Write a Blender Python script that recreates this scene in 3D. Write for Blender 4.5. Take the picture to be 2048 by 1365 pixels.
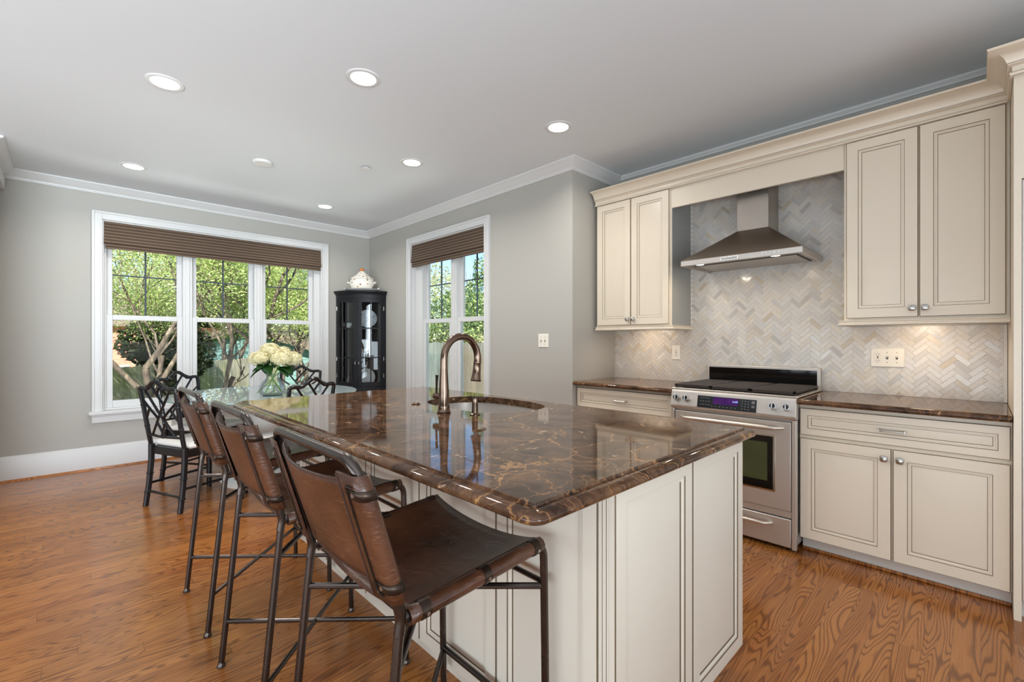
import bpy, bmesh, math, random
from mathutils import Vector, Matrix
from math import sin, cos, pi, radians, sqrt

for _o in list(bpy.data.objects):
    bpy.data.objects.remove(_o, do_unlink=True)
SC = bpy.context.scene
COL = SC.collection

# ------------------------------------------------------------------ camera
CAM_H = 1.235
cam_d = bpy.data.cameras.new('camera')
cam_d.sensor_width = 36.0
cam_d.lens = 36.0 * 912.0 / 2048.0
cam_d.clip_start = 0.05
cam_d.clip_end = 300
CAM = bpy.data.objects.new('camera', cam_d)
COL.objects.link(CAM)
CAM.location = (0, 0, CAM_H)
CAM.rotation_euler = (pi / 2, 0, -radians(44.204))
SC.camera = CAM

# ------------------------------------------------------------------ colour management
SC.view_settings.view_transform = 'Standard'
SC.view_settings.look = 'None'
SC.view_settings.gamma = 1.0
SC.view_settings.use_curve_mapping = False
SC.view_settings.exposure = 0.2
try:
    SC.cycles.max_bounces = 8
    SC.cycles.transparent_max_bounces = 24
    SC.cycles.use_denoising = True
    SC.cycles.sample_clamp_indirect = 6.0
    SC.cycles.caustics_reflective = False
    SC.cycles.caustics_refractive = False
except Exception:
    pass

# ------------------------------------------------------------------ sky and sun
W = bpy.data.worlds.new('sky')
SC.world = W
W.use_nodes = True
_nt = W.node_tree
_nt.nodes.clear()
_sky = _nt.nodes.new('ShaderNodeTexSky')
_sky.sky_type = 'NISHITA'
_sky.sun_disc = False
_sky.sun_elevation = radians(42)
_sky.sun_rotation = radians(200)
_sky.dust_density = 0.1
_sky.ozone_density = 4.0
_bg = _nt.nodes.new('ShaderNodeBackground')
_bg.inputs['Strength'].default_value = 0.22
_out = _nt.nodes.new('ShaderNodeOutputWorld')
_nt.links.new(_sky.outputs['Color'], _bg.inputs['Color'])
_nt.links.new(_bg.outputs['Background'], _out.inputs['Surface'])

def lamp(name, kind, loc, energy, color=(1, 1, 1), aim=None, size=None, size_y=None, **kw):
    d = bpy.data.lights.new(name, kind)
    d.energy = energy
    d.color = color
    if kind == 'AREA':
        if size_y:
            d.shape = 'RECTANGLE'; d.size = size; d.size_y = size_y
        else:
            d.shape = 'DISK'; d.size = size
    for k, v in kw.items():
        setattr(d, k, v)
    o = bpy.data.objects.new(name, d)
    COL.objects.link(o)
    o.location = loc
    if aim is not None:
        o.rotation_euler = Vector(aim).to_track_quat('-Z', 'Y').to_euler()
    return o

# sun stands behind the house and lights the garden
lamp('sun', 'SUN', (0, 0, 10), 11.5, (1, 0.95, 0.86), aim=(0.32, 0.72, -0.66), angle=radians(0.6))
# added fill lamps out of view, brightening the ceiling, walls and island
lamp('fill_rear', 'AREA', (1.0, -3.2, 0.8), 125, (0.82, 0.92, 1.0), aim=(0.12, 1, 2.2), size=5.2, size_y=2.0)
lamp('fill_side', 'AREA', (-2.0, -3.0, 1.5), 100, (0.82, 0.92, 1.0), aim=(0.12, 1, 0.28), size=3.6, size_y=2.0, spread=radians(72))
lamp('fill_left', 'AREA', (-2.7, 0.9, 0.75), 126, (0.82, 0.92, 1.0), aim=(1, 0.5, 0.8), size=6.0, size_y=1.3)
# added fill lamps outside, below the sills, brightening the ceiling near the windows
lamp('ceiling_fill_back', 'AREA', (1.3, 8.3, -0.75), 135, (0.97, 1.0, 0.96), aim=(0, -1, 0.85), size=3.6, size_y=1.6)
lamp('ceiling_fill_right', 'AREA', (5.4, 4.2, -0.75), 65, (0.97, 1.0, 0.96), aim=(-1, 0, 0.85), size=2.4, size_y=1.6)

# ------------------------------------------------------------------ helpers
def tag(o, label=None, cat=None, group=None, kind=None):
    if label: o['label'] = label
    if cat: o['category'] = cat
    if group: o['group'] = group
    if kind: o['kind'] = kind
    return o

def empty(name, loc=(0, 0, 0)):
    o = bpy.data.objects.new(name, None)
    o.empty_display_size = 0.1
    COL.objects.link(o)
    o.location = loc
    return o

def thing(name, label, cat, loc=(0, 0, 0), group=None):
    return tag(empty(name, loc), label, cat, group)

def world_loc(o):
    v = Vector((0, 0, 0))
    while o is not None:
        v += o.location
        o = o.parent
    return v

def kids(o):
    return [c for c in bpy.data.objects if c.parent == o]

def copy_tree(o, parent=None):
    c = o.copy()
    COL.objects.link(c)
    if parent is not None:
        c.parent = parent
    for ch in kids(o):
        copy_tree(ch, c)
    return c

class MB:
    """collects geometry, then links it as one mesh object"""
    def __init__(s):
        s.v = []; s.f = []; s.m = []; s.cur = 0
    def face(s, idx):
        s.f.append(tuple(idx)); s.m.append(s.cur)
    def poly(s, pts):
        b = len(s.v); s.v += [Vector(p) for p in pts]
        s.face(range(b, b + len(pts)))
    def box(s, x0, x1, y0, y1, z0, z1):
        b = len(s.v)
        s.v += [Vector(p) for p in ((x0,y0,z0),(x1,y0,z0),(x1,y1,z0),(x0,y1,z0),(x0,y0,z1),(x1,y0,z1),(x1,y1,z1),(x0,y1,z1))]
        for q in ((3,2,1,0),(4,5,6,7),(0,1,5,4),(1,2,6,5),(2,3,7,6),(3,0,4,7)):
            s.face([b + i for i in q])
        return s
    def obox(s, O, u, v, n, w, h, t):
        O = Vector(O); u = Vector(u); v = Vector(v); n = Vector(n)
        b = len(s.v)
        for k in (0, t):
            for (a, c) in ((0,0),(w,0),(w,h),(0,h)):
                s.v.append(O + u*a + v*c + n*k)
        for q in ((3,2,1,0),(4,5,6,7),(0,1,5,4),(1,2,6,5),(2,3,7,6),(3,0,4,7)):
            s.face([b + i for i in q])
        return s
    def rings(s, rings, closed=True, cap0=True, cap1=True, mats=None):
        """rings: list of equal-length point lists"""
        b = len(s.v); n = len(rings[0])
        for r in rings: s.v += [Vector(p) for p in r]
        for i in range(len(rings) - 1):
            if mats: s.cur = mats[i]
            for j in range(n if closed else n - 1):
                k = (j + 1) % n
                s.face((b+i*n+j, b+i*n+k, b+(i+1)*n+k, b+(i+1)*n+j))
        if mats: s.cur = 0
        if cap0: s.face([b + j for j in reversed(range(n))])
        if cap1: s.face([b + (len(rings)-1)*n + j for j in range(n)])
        return s
    def tube(s, pts, r, n=10, cap=True):
        pts = [Vector(p) for p in pts]
        rr = r if isinstance(r, (list, tuple)) else [r]*len(pts)
        T = []
        for i in range(len(pts)):
            a = pts[max(i-1,0)]; c = pts[min(i+1,len(pts)-1)]
            T.append((c-a).normalized())
        ref = Vector((0,0,1)) if abs(T[0].z) < 0.9 else Vector((1,0,0))
        N = (ref - T[0]*ref.dot(T[0])).normalized()
        R = []
        for i in range(len(pts)):
            N = (N - T[i]*N.dot(T[i])).normalized()
            B = T[i].cross(N)
            R.append([pts[i] + (N*cos(2*pi*k/n) + B*sin(2*pi*k/n))*rr[i] for k in range(n)])
        s.rings(R, True, cap, cap)
        return s
    def lathe(s, prof, c=(0,0,0), n=32, cap0=True, cap1=True, sx=1, sy=1):
        c = Vector(c)
        R = [[c + Vector((r*cos(2*pi*k/n)*sx, r*sin(2*pi*k/n)*sy, z)) for k in range(n)] for r, z in prof]
        s.rings(R, True, cap0, cap1)
        return s
    def disc(s, c, axis, r, t, n=20, r2=None):
        c = Vector(c); a = Vector(axis).normalized()
        s.tube([c, c + a*t], [r, r2 if r2 is not None else r], n)
        return s
    def ball(s, c, r, n=12, m=8, sx=1, sy=1, sz=1):
        c = Vector(c)
        R = []
        for i in range(1, m):
            t = pi*i/m
            R.append([c + Vector((r*sin(t)*cos(2*pi*k/n)*sx, r*sin(t)*sin(2*pi*k/n)*sy, -r*cos(t)*sz)) for k in range(n)])
        s.rings(R, True, True, True)
        return s
    def prism(s, poly, axis_vec, O=(0,0,0)):
        O = Vector(O); a = Vector(axis_vec)
        s.rings([[O + Vector(p) for p in poly], [O + Vector(p) + a for p in poly]])
        return s
    def sweep(s, path, prof, closed=False, cap=True, mats=None):
        """horizontal sweep; path = [(x,y)], prof = [(out, z)], out is to the left of travel"""
        n = len(path); R = []
        P = [Vector((p[0], p[1])) for p in path]
        def nrm(a, b):
            d = (b - a).normalized(); return Vector((-d.y, d.x))
        for i in range(n):
            if closed:
                n1 = nrm(P[i-1], P[i]); n2 = nrm(P[i], P[(i+1)%n])
            else:
                n1 = nrm(P[i-1], P[i]) if i > 0 else None
                n2 = nrm(P[i], P[i+1]) if i < n-1 else None
                n1 = n1 or n2; n2 = n2 or n1
            m = (n1 + n2); m = m / m.dot(n1) if m.length > 1e-6 else n1
            R.append([Vector((P[i].x + m.x*o, P[i].y + m.y*o, z)) for o, z in prof])
        if closed: R.append(R[0])
        if mats:
            b = len(s.v); k = len(prof)
            for r in R: s.v += r
            for i in range(len(R)-1):
                for j in range(k-1):
                    s.cur = mats[j]
                    s.face((b+i*k+j, b+i*k+j+1, b+(i+1)*k+j+1, b+(i+1)*k+j))
            s.cur = 0
            if cap and not closed:
                s.face([b+j for j in range(k)]); s.face([b+(len(R)-1)*k+j for j in reversed(range(k))])
        else:
            s.rings(R, True, cap and not closed, cap and not closed)
        return s
    def xf(s, M, start=0):
        for i in range(start, len(s.v)): s.v[i] = M @ s.v[i]
        return s
    def build(s, name, mat, parent=None, smooth=True, bevel=0, seg=2, sharp=35, solid=0, kind=None, label=None, fix=True, wn=False):
        me = bpy.data.meshes.new(name)
        if parent is not None:
            off = world_loc(parent)
            loc = Vector((0,0,0))
        else:
            xs = [p.x for p in s.v]; ys = [p.y for p in s.v]; zs = [p.z for p in s.v]
            off = Vector(((min(xs)+max(xs))/2, (min(ys)+max(ys))/2, min(zs)))
            loc = off
        me.from_pydata([tuple(p - off) for p in s.v], [], s.f)
        mats = mat if isinstance(mat, (list, tuple)) else [mat]
        for m in mats: me.materials.append(m)
        me.polygons.foreach_set('material_index', s.m)
        if fix:
            bm = bmesh.new(); bm.from_mesh(me)
            bmesh.ops.recalc_face_normals(bm, faces=bm.faces)
            bm.to_mesh(me); bm.free()
        me.polygons.foreach_set('use_smooth', [smooth]*len(me.polygons))
        if smooth:
            try: me.set_sharp_from_angle(angle=radians(sharp))
            except Exception: pass
        me.update()
        o = bpy.data.objects.new(name, me)
        COL.objects.link(o)
        o.location = loc
        if parent is not None: o.parent = parent
        if solid:
            md = o.modifiers.new('solid', 'SOLIDIFY'); md.thickness = solid; md.offset = 0
        if bevel:
            md = o.modifiers.new('bevel', 'BEVEL'); md.width = bevel; md.segments = seg
            md.limit_method = 'ANGLE'; md.angle_limit = radians(40); md.harden_normals = False
        if wn or bevel:
            md = o.modifiers.new('normals', 'WEIGHTED_NORMAL'); md.keep_sharp = True; md.weight = 100
        if kind: o['kind'] = kind
        if label: o['label'] = label
        return o

def fillet(pts, r, n=6):
    """round the corners of a 3-D polyline"""
    pts = [Vector(p) for p in pts]
    out = [pts[0]]
    for i in range(1, len(pts)-1):
        p = pts[i]; a = (pts[i-1]-p); b = (pts[i+1]-p)
        rr = r[i] if isinstance(r, dict) else r
        ang = a.angle(b)
        d = min(rr/math.tan(ang/2), a.length*0.49, b.length*0.49)
        p0 = p + a.normalized()*d; p1 = p + b.normalized()*d
        for k in range(n+1):
            t = k/n
            out.append(p0*(1-t)**2 + p*2*t*(1-t) + p1*t*t)
    out.append(pts[-1])
    return out

def text_mesh(name, body, size, mat, parent, O, u, v, n, align='CENTER', thick=0.0006):
    cu = bpy.data.curves.new(name, 'FONT')
    cu.body = body; cu.size = size; cu.align_x = align; cu.align_y = 'CENTER'
    cu.extrude = thick
    tmp = bpy.data.objects.new(name + '_tmp', cu)
    COL.objects.link(tmp)
    dg = bpy.context.evaluated_depsgraph_get()
    me = bpy.data.meshes.new_from_object(tmp.evaluated_get(dg))
    bpy.data.objects.remove(tmp, do_unlink=True)
    u = Vector(u); v = Vector(v); n = Vector(n)
    M = Matrix(((u.x, v.x, n.x, O[0]), (u.y, v.y, n.y, O[1]), (u.z, v.z, n.z, O[2]), (0,0,0,1)))
    off = world_loc(parent)
    me.transform(Matrix.Translation(-off) @ M)
    me.materials.clear(); me.materials.append(mat)
    o = bpy.data.objects.new(name, me); COL.objects.link(o); o.parent = parent
    return o

# ------------------------------------------------------------------ materials
def srgb(r, g, b):
    f = lambda c: ((c/255+0.055)/1.055)**2.4 if c/255 > 0.04045 else c/255/12.92
    return (f(r), f(g), f(b), 1)

class NT:
    def __init__(s, name):
        s.mat = bpy.data.materials.new(name); s.mat.use_nodes = True
        s.t = s.mat.node_tree; s.t.nodes.clear()
        s.out = s.t.nodes.new('ShaderNodeOutputMaterial')
    def n(s, typ, **kw):
        nd = s.t.nodes.new(typ)
        for k, v in kw.items(): setattr(nd, k, v)
        return nd
    def l(s, a, b): s.t.links.new(a, b)
    def put(s, sock, val):
        if isinstance(val, bpy.types.NodeSocket): s.l(val, sock)
        elif val is not None: sock.default_value = val
    def math(s, op, a, b=None, c=None, clamp=False):
        nd = s.n('ShaderNodeMath', operation=op); nd.use_clamp = clamp
        s.put(nd.inputs[0], a)
        if b is not None: s.put(nd.inputs[1], b)
        if c is not None: s.put(nd.inputs[2], c)
        return nd.outputs[0]
    def vmul(s, v, k):
        nd = s.n('ShaderNodeVectorMath', operation='MULTIPLY'); s.put(nd.inputs[0], v); nd.inputs[1].default_value = k
        return nd.outputs[0]
    def vadd(s, a, b):
        nd = s.n('ShaderNodeVectorMath', operation='ADD'); s.put(nd.inputs[0], a); s.put(nd.inputs[1], b)
        return nd.outputs[0]
    def pos(s): return s.n('ShaderNodeNewGeometry').outputs['Position']
    def obj(s): return s.n('ShaderNodeTexCoord').outputs['Object']
    def isl(s): return s.n('ShaderNodeNewGeometry').outputs['Random Per Island']
    def sep(s, v):
        nd = s.n('ShaderNodeSeparateXYZ'); s.put(nd.inputs[0], v); return nd.outputs
    def comb(s, x, y, z):
        nd = s.n('ShaderNodeCombineXYZ')
        for i, q in enumerate((x, y, z)): s.put(nd.inputs[i], q)
        return nd.outputs[0]
    def noise(s, v, scale=5, detail=3, rough=0.5, dist=0, col=False):
        nd = s.n('ShaderNodeTexNoise'); s.put(nd.inputs['Vector'], v)
        nd.inputs['Scale'].default_value = scale; nd.inputs['Detail'].default_value = detail
        nd.inputs['Roughness'].default_value = rough; nd.inputs['Distortion'].default_value = dist
        return nd.outputs['Color' if col else 'Fac']
    def white(s, v):
        nd = s.n('ShaderNodeTexWhiteNoise', noise_dimensions='3D'); s.put(nd.inputs['Vector'], v); return nd.outputs['Value']
    def vor(s, v, scale, feature='F1', out='Distance', rnd=1):
        nd = s.n('ShaderNodeTexVoronoi', feature=feature); s.put(nd.inputs['Vector'], v); nd.inputs['Scale'].default_value = scale
        nd.inputs['Randomness'].default_value = rnd
        return nd.outputs[out]
    def ramp(s, fac, stops, interp='LINEAR'):
        nd = s.n('ShaderNodeValToRGB'); s.put(nd.inputs[0], fac); cr = nd.color_ramp; cr.interpolation = interp
        while len(cr.elements) < len(stops): cr.elements.new(0.5)
        for e, (p, c) in zip(cr.elements, stops): e.position = p; e.color = c if len(c) == 4 else (*c, 1)
        return nd.outputs[0]
    def mix(s, fac, a, b, mode='MIX'):
        nd = s.n('ShaderNodeMix', data_type='RGBA', blend_type=mode)
        s.put(nd.inputs[0], fac); s.put(nd.inputs[6], a); s.put(nd.inputs[7], b)
        return nd.outputs[2]
    def rng(s, v, a, b, c=0, d=1):
        nd = s.n('ShaderNodeMapRange'); s.put(nd.inputs[0], v)
        for i, q in enumerate((a, b, c, d)): nd.inputs[i+1].default_value = q
        return nd.outputs[0]
    def bump(s, h, strength=0.3, dist=0.01):
        nd = s.n('ShaderNodeBump'); s.put(nd.inputs['Height'], h)
        nd.inputs['Strength'].default_value = strength; nd.inputs['Distance'].default_value = dist
        return nd.outputs[0]
    def bsdf(s, col, rough=0.5, metal=0.0, normal=None, **kw):
        b = s.n('ShaderNodeBsdfPrincipled')
        s.put(b.inputs['Base Color'], col); s.put(b.inputs['Roughness'], rough); s.put(b.inputs['Metallic'], metal)
        if normal is not None: s.l(normal, b.inputs['Normal'])
        for k, v in kw.items(): s.put(b.inputs[k.replace('_', ' ')], v)
        s.l(b.outputs[0], s.out.inputs[0])
        return b

def simple(name, col, rough=0.5, metal=0.0, var=0.06, scale=6, **kw):
    """procedural: a slight noise in colour and roughness"""
    t = NT(name)
    nz = t.noise(t.obj(), scale, 3)
    c = t.mix(nz, tuple(x*(1-var) for x in col[:3]) + (1,), tuple(min(1, x*(1+var)) for x in col[:3]) + (1,))
    r = t.rng(nz, 0.3, 0.7, max(0, rough*0.9), min(1, rough*1.1))
    t.bsdf(c, r, metal, **kw)
    return t.mat

M = {}
M['wall'] = simple('grey_wall_paint', srgb(178, 175, 168), 0.55, var=0.015, scale=2)
M['ceil'] = simple('white_ceiling_paint', srgb(222, 226, 229), 0.7, var=0.01, scale=2)
M['trim'] = simple('white_trim_paint', srgb(218, 218, 217), 0.35, var=0.01, scale=2)
M['cream'] = simple('cream_cabinet_paint', srgb(230, 217, 197), 0.33, var=0.02, scale=3)
M['island'] = simple('antique_white_paint', srgb(222, 214, 200), 0.36, var=0.02, scale=3)
M['glaze'] = simple('brown_glaze', srgb(104, 86, 64), 0.5, var=0.15, scale=40)
M['toe'] = simple('toe_kick_paint', srgb(222, 218, 211), 0.5, var=0.03)
M['bronze'] = simple('dark_bronze_steel', srgb(84, 76, 72), 0.26, 0.95, var=0.2, scale=12)
M['iron'] = simple('blackened_clip_metal', srgb(64, 52, 44), 0.38, 0.8, var=0.25, scale=30)
M['black'] = simple('black_lacquer', srgb(20, 20, 23), 0.22, var=0.15, scale=20)
M['cabblack'] = simple('charcoal_cabinet_paint', srgb(24, 25, 29), 0.42, var=0.1, scale=8, Specular_IOR_Level=0.3)
M['seat'] = simple('white_upholstery', srgb(236, 232, 226), 0.9, var=0.03, scale=60)
M['handle'] = simple('satin_handle_metal', srgb(226, 216, 204), 0.36, 0.9, var=0.03)
M['greyside'] = simple('grey_cabinet_side', srgb(160, 160, 156), 0.4, var=0.02)
M['nickel'] = simple('brushed_nickel', srgb(186, 182, 176), 0.3, 1.0, var=0.05, scale=20)
M['faucet'] = simple('bronze_nickel_faucet', srgb(116, 97, 84), 0.2, 1.0, var=0.08, scale=15)
M['plate'] = simple('white_plastic_plate', srgb(240, 234, 222), 0.35, var=0.01)
M['slot'] = simple('dark_slot', srgb(70, 66, 60), 0.6)
M['blackglass'] = simple('black_glass', srgb(10, 10, 11), 0.06, var=0.1)
M['ovenglass'] = simple('olive_oven_glass', srgb(70, 74, 46), 0.12, var=0.25, scale=5)
M['grate'] = simple('cast_iron_grate', srgb(58, 50, 46), 0.45, 0.3, var=0.15, scale=30)
M['knob'] = simple('polished_chrome', srgb(215, 213, 210), 0.14, 1.0, var=0.02)
M['muntin'] = simple('dark_grey_grille', srgb(70, 76, 84), 0.5)
M['white_ceramic'] = simple('white_ceramic', srgb(238, 236, 230), 0.15, var=0.02)
M['cap'] = simple('white_cap', srgb(224, 224, 222), 0.5, var=0.01)
M['grey'] = simple('grey_sprinkler', srgb(150, 150, 150), 0.5)
M['orange'] = simple('orange_glazed_ceramic', srgb(206, 128, 60), 0.2, var=0.2, scale=60)
M['display'] = None

t = NT('lit_lens'); e = t.n('ShaderNodeEmission'); e.inputs[0].default_value = (1, 0.975, 0.94, 1); e.inputs[1].default_value = 6
t.l(e.outputs[0], t.out.inputs[0]); M['lens'] = t.mat
t = NT('purple_display'); nz = t.noise(t.obj(), 14, 1)
e = t.n('ShaderNodeEmission'); t.put(e.inputs[0], t.mix(nz, srgb(52, 30, 90), srgb(112, 62, 140))); e.inputs[1].default_value = 0.55
t.l(e.outputs[0], t.out.inputs[0]); M['display'] = t.mat
t = NT('blue_digits'); e = t.n('ShaderNodeEmission'); e.inputs[0].default_value = srgb(150, 185, 255); e.inputs[1].default_value = 1.1
t.l(e.outputs[0], t.out.inputs[0]); M['digits'] = t.mat
t = NT('small_lamp'); e = t.n('ShaderNodeEmission'); e.inputs[0].default_value = (1, .93, .82, 1); e.inputs[1].default_value = 2.2
t.l(e.outputs[0], t.out.inputs[0]); M['hoodlens'] = t.mat

def glassy(name, tint=(1, 1, 1, 1), ior=1.5, rough=0.0, boost=1.0):
    t = NT(name)
    tr = t.n('ShaderNodeBsdfTransparent'); tr.inputs[0].default_value = tint
    gl = t.n('ShaderNodeBsdfGlossy'); gl.inputs['Roughness'].default_value = rough
    fr = t.n('ShaderNodeFresnel'); fr.inputs[0].default_value = ior
    mx = t.n('ShaderNodeMixShader')
    t.put(mx.inputs[0], t.math('MULTIPLY', fr.outputs[0], boost, clamp=True))
    t.l(tr.outputs[0], mx.inputs[1]); t.l(gl.outputs[0], mx.inputs[2]); t.l(mx.outputs[0], t.out.inputs[0])
    return t.mat
M['pane'] = glassy('window_glass', (0.97, 0.985, 0.98, 1), 1.14)
M['cabglass'] = glassy('cabinet_glass', (0.9, 0.93, 0.95, 1), 1.5, boost=1.6)
M['vase'] = glassy('clear_vase_glass', (0.975, 0.99, 0.995, 1), 1.35, boost=0.6)
t = NT('pale_table_glass')
tr = t.n('ShaderNodeBsdfTransparent'); tr.inputs[0].default_value = (0.82, 0.9, 0.9, 1)
df = t.n('ShaderNodeBsdfDiffuse'); t.put(df.inputs[0], t.mix(t.noise(t.obj(), 3, 2), srgb(196, 212, 214), srgb(206, 220, 220)))  # pale blue-green diffuse part mixed into the clear table glass
m1 = t.n('ShaderNodeMixShader'); m1.inputs[0].default_value = 0.75; t.l(tr.outputs[0], m1.inputs[1]); t.l(df.outputs[0], m1.inputs[2])
gl = t.n('ShaderNodeBsdfGlossy'); gl.inputs['Roughness'].default_value = 0.01
fr = t.n('ShaderNodeFresnel'); fr.inputs[0].default_value = 1.52
mx = t.n('ShaderNodeMixShader'); t.put(mx.inputs[0], fr.outputs[0]); t.l(m1.outputs[0], mx.inputs[1]); t.l(gl.outputs[0], mx.inputs[2]); t.l(mx.outputs[0], t.out.inputs[0])
M['tableglass'] = t.mat
M['glassedge'] = simple('green_glass_edge', srgb(120, 160, 155), 0.1)

# brushed stainless steel
t = NT('stainless_steel'); p = t.obj()
nz = t.noise(t.vmul(p, (1, 2, 90)), 8, 2)
t.bsdf(t.mix(nz, srgb(204, 196, 188), srgb(212, 205, 197)), t.rng(nz, 0.3, 0.7, 0.38, 0.44), 0.78)
M['steel'] = t.mat
t = NT('satin_hood_steel'); p = t.obj()
nz = t.noise(t.vmul(p, (40, 1, 2)), 8, 2)
t.bsdf(t.mix(nz, srgb(174, 165, 155), srgb(182, 173, 163)), t.rng(nz, 0.3, 0.7, 0.31, 0.36), 1.0)
M['hood'] = t.mat

# oak floor, boards run along X
t = NT('oak_floor'); p = t.pos(); xyz = t.sep(p)
row = t.math('FLOOR', t.math('DIVIDE', xyz[1], 0.0826))
fy = t.math('FRACT', t.math('DIVIDE', xyz[1], 0.0826))
rrow = t.white(t.comb(row, 3.3, 1.1))
xs = t.math('ADD', t.math('DIVIDE', xyz[0], 1.15), t.math('MULTIPLY', rrow, 9.7))
ix = t.math('FLOOR', xs); fx = t.math('FRACT', xs)
pid = t.white(t.comb(row, ix, 7.7)); pid2 = t.white(t.comb(ix, row, 2.2))
gx = t.math('ADD', t.math('MULTIPLY', xyz[0], 0.95), t.math('MULTIPLY', pid, 53.0))
gy = t.math('ADD', t.math('MULTIPLY', xyz[1], 10.0), t.math('MULTIPLY', pid2, 31.0))
gv = t.comb(gx, gy, t.math('MULTIPLY', pid, 17.0))
n1 = t.noise(gv, 0.85, 1.8, 0.42, 0.4)
ring = t.math('SINE', t.math('MULTIPLY', n1, 190.0))
ring = t.rng(ring, 0.1, 0.95)
fine = t.noise(t.comb(t.math('MULTIPLY', gx, 5.0), t.math('MULTIPLY', gy, 22.0), 0.0), 1.0, 3, 0.6)
big = t.noise(gv, 0.7, 2)
col = t.ramp(pid2, [(0.0, srgb(146, 86, 38)), (0.35, srgb(166, 102, 48)), (0.7, srgb(182, 116, 58)), (1.0, srgb(150, 86, 38))])
col = t.mix(t.rng(big, 0.35, 0.7, 0, 0.5), col, srgb(190, 126, 64))
col = t.mix(t.math('MULTIPLY', ring, 0.7), col, srgb(96, 48, 14))
col = t.mix(t.rng(fine, 0.45, 0.75, 0, 0.4), col, srgb(96, 54, 30))
sy = t.math('LESS_THAN', t.math('ABSOLUTE', t.math('SUBTRACT', fy, 0.5)), 0.489)
sx = t.math('LESS_THAN', t.math('ABSOLUTE', t.math('SUBTRACT', fx, 0.5)), 0.4992)
seam = t.math('MULTIPLY', sx, sy)
col = t.mix(t.rng(seam, 0, 1, 0.45, 1), srgb(70, 38, 20), col)
hgt = t.math('ADD', t.math('MULTIPLY', seam, 0.6), t.math('MULTIPLY', t.noise(t.vmul(p, (1.2, 5, 1)), 2.5, 3), 0.5))
hgt = t.math('ADD', hgt, t.math('MULTIPLY', fine, -0.16))
rg = t.rng(fine, 0.3, 0.8, 0.17, 0.3)
t.bsdf(col, rg, 0, t.bump(hgt, 0.28, 0.006), Coat_Weight=0.1, Coat_Roughness=0.12)
M['floor'] = t.mat

# brown marble
def marble(name):
    t = NT(name); p = t.pos()
    wv = t.vadd(p, t.vmul(t.noise(p, 3.4, 5, 0.6, col=True), (0.26, 0.26, 0.26)))
    cl = t.noise(wv, 9.5, 7, 0.66)
    c = t.ramp(cl, [(0.32, srgb(40, 26, 19)), (0.45, srgb(74, 50, 35)), (0.56, srgb(100, 71, 50)), (0.68, srgb(120, 87, 61)), (0.8, srgb(84, 58, 40))])
    v1 = t.vor(wv, 5.0, 'DISTANCE_TO_EDGE'); v2 = t.vor(t.vadd(wv, (3.1, 1.7, 0.4)), 11, 'DISTANCE_TO_EDGE'); v3 = t.vor(t.vadd(wv, (1.1, 4.7, 2.4)), 24, 'DISTANCE_TO_EDGE')
    msk = t.rng(t.noise(p, 3.0, 3), 0.40, 0.58)
    l1 = t.math('MULTIPLY', t.rng(v1, 0.0, 0.016, 0.7, 0), msk)
    l2 = t.math('MULTIPLY', t.rng(v2, 0.0, 0.03, 0.6, 0), t.rng(t.noise(p, 6, 3), 0.44, 0.60))
    l3 = t.math('MULTIPLY', t.rng(v3, 0.0, 0.05, 0.45, 0), t.rng(t.noise(p, 9, 3), 0.42, 0.62))
    c = t.mix(l3, c, srgb(146, 104, 70)); c = t.mix(l2, c, srgb(170, 122, 78)); c = t.mix(l1, c, srgb(200, 148, 92))
    sp = t.rng(t.noise(wv, 17, 3, 0.5), 0.67, 0.73)
    c = t.mix(sp, c, srgb(206, 172, 138))
    t.bsdf(c, 0.05, 0, Specular_IOR_Level=0.3)
    return t.mat
M['marble'] = marble('brown_marble')

# leather
def leather(name, a, b):
    t = NT(name); p = t.obj()
    n1 = t.noise(p, 7, 4, 0.6); n2 = t.noise(t.vmul(p, (1, 1, 3.5)), 26, 4, 0.65, 1.5)
    c = t.ramp(n1, [(0.3, a), (0.7, b)])
    c = t.mix(t.rng(n2, 0.60, 0.72, 0, 0.28), c, srgb(178, 128, 94))
    pores = t.vor(p, 420)
    wr = t.noise(t.vmul(p, (1, 1, 2.2)), 9, 2, 0.5, 2.5)
    t.bsdf(c, t.rng(n1, 0.3, 0.7, 0.26, 0.4), 0, t.bump(t.math('ADD', t.math('MULTIPLY', pores, 0.06), t.math('MULTIPLY', wr, 1.0)), 0.22, 0.012), Specular_IOR_Level=0.5)
    return t.mat
M['leather'] = leather('brown_saddle_leather', srgb(50, 28, 18), srgb(90, 54, 34))
M['stitch'] = simple('dark_leather_edge', srgb(58, 34, 24), 0.5, var=0.2, scale=60)

# striped woven shade
t = NT('striped_woven_shade'); z = t.sep(t.pos())[2]
s1 = t.math('SINE', t.math('MULTIPLY', z, 2*pi/0.031)); s2 = t.math('SINE', t.math('MULTIPLY', z, 2*pi/0.0105))
st = t.rng(t.math('ADD', s1, t.math('MULTIPLY', s2, 0.45)), -1.3, 1.3)
wv = t.noise(t.vmul(t.pos(), (180, 180, 700)), 1.0, 2)
c = t.ramp(st, [(0.1, srgb(66, 53, 45)), (0.45, srgb(90, 72, 58)), (0.78, srgb(104, 84, 67)), (0.95, srgb(140, 120, 98))])
c = t.mix(t.rng(wv, 0.3, 0.7, 0, 0.35), c, srgb(60, 48, 40))
t.bsdf(c, 0.9, 0, t.bump(wv, 0.3, 0.002)); M['shade'] = t.mat

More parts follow.
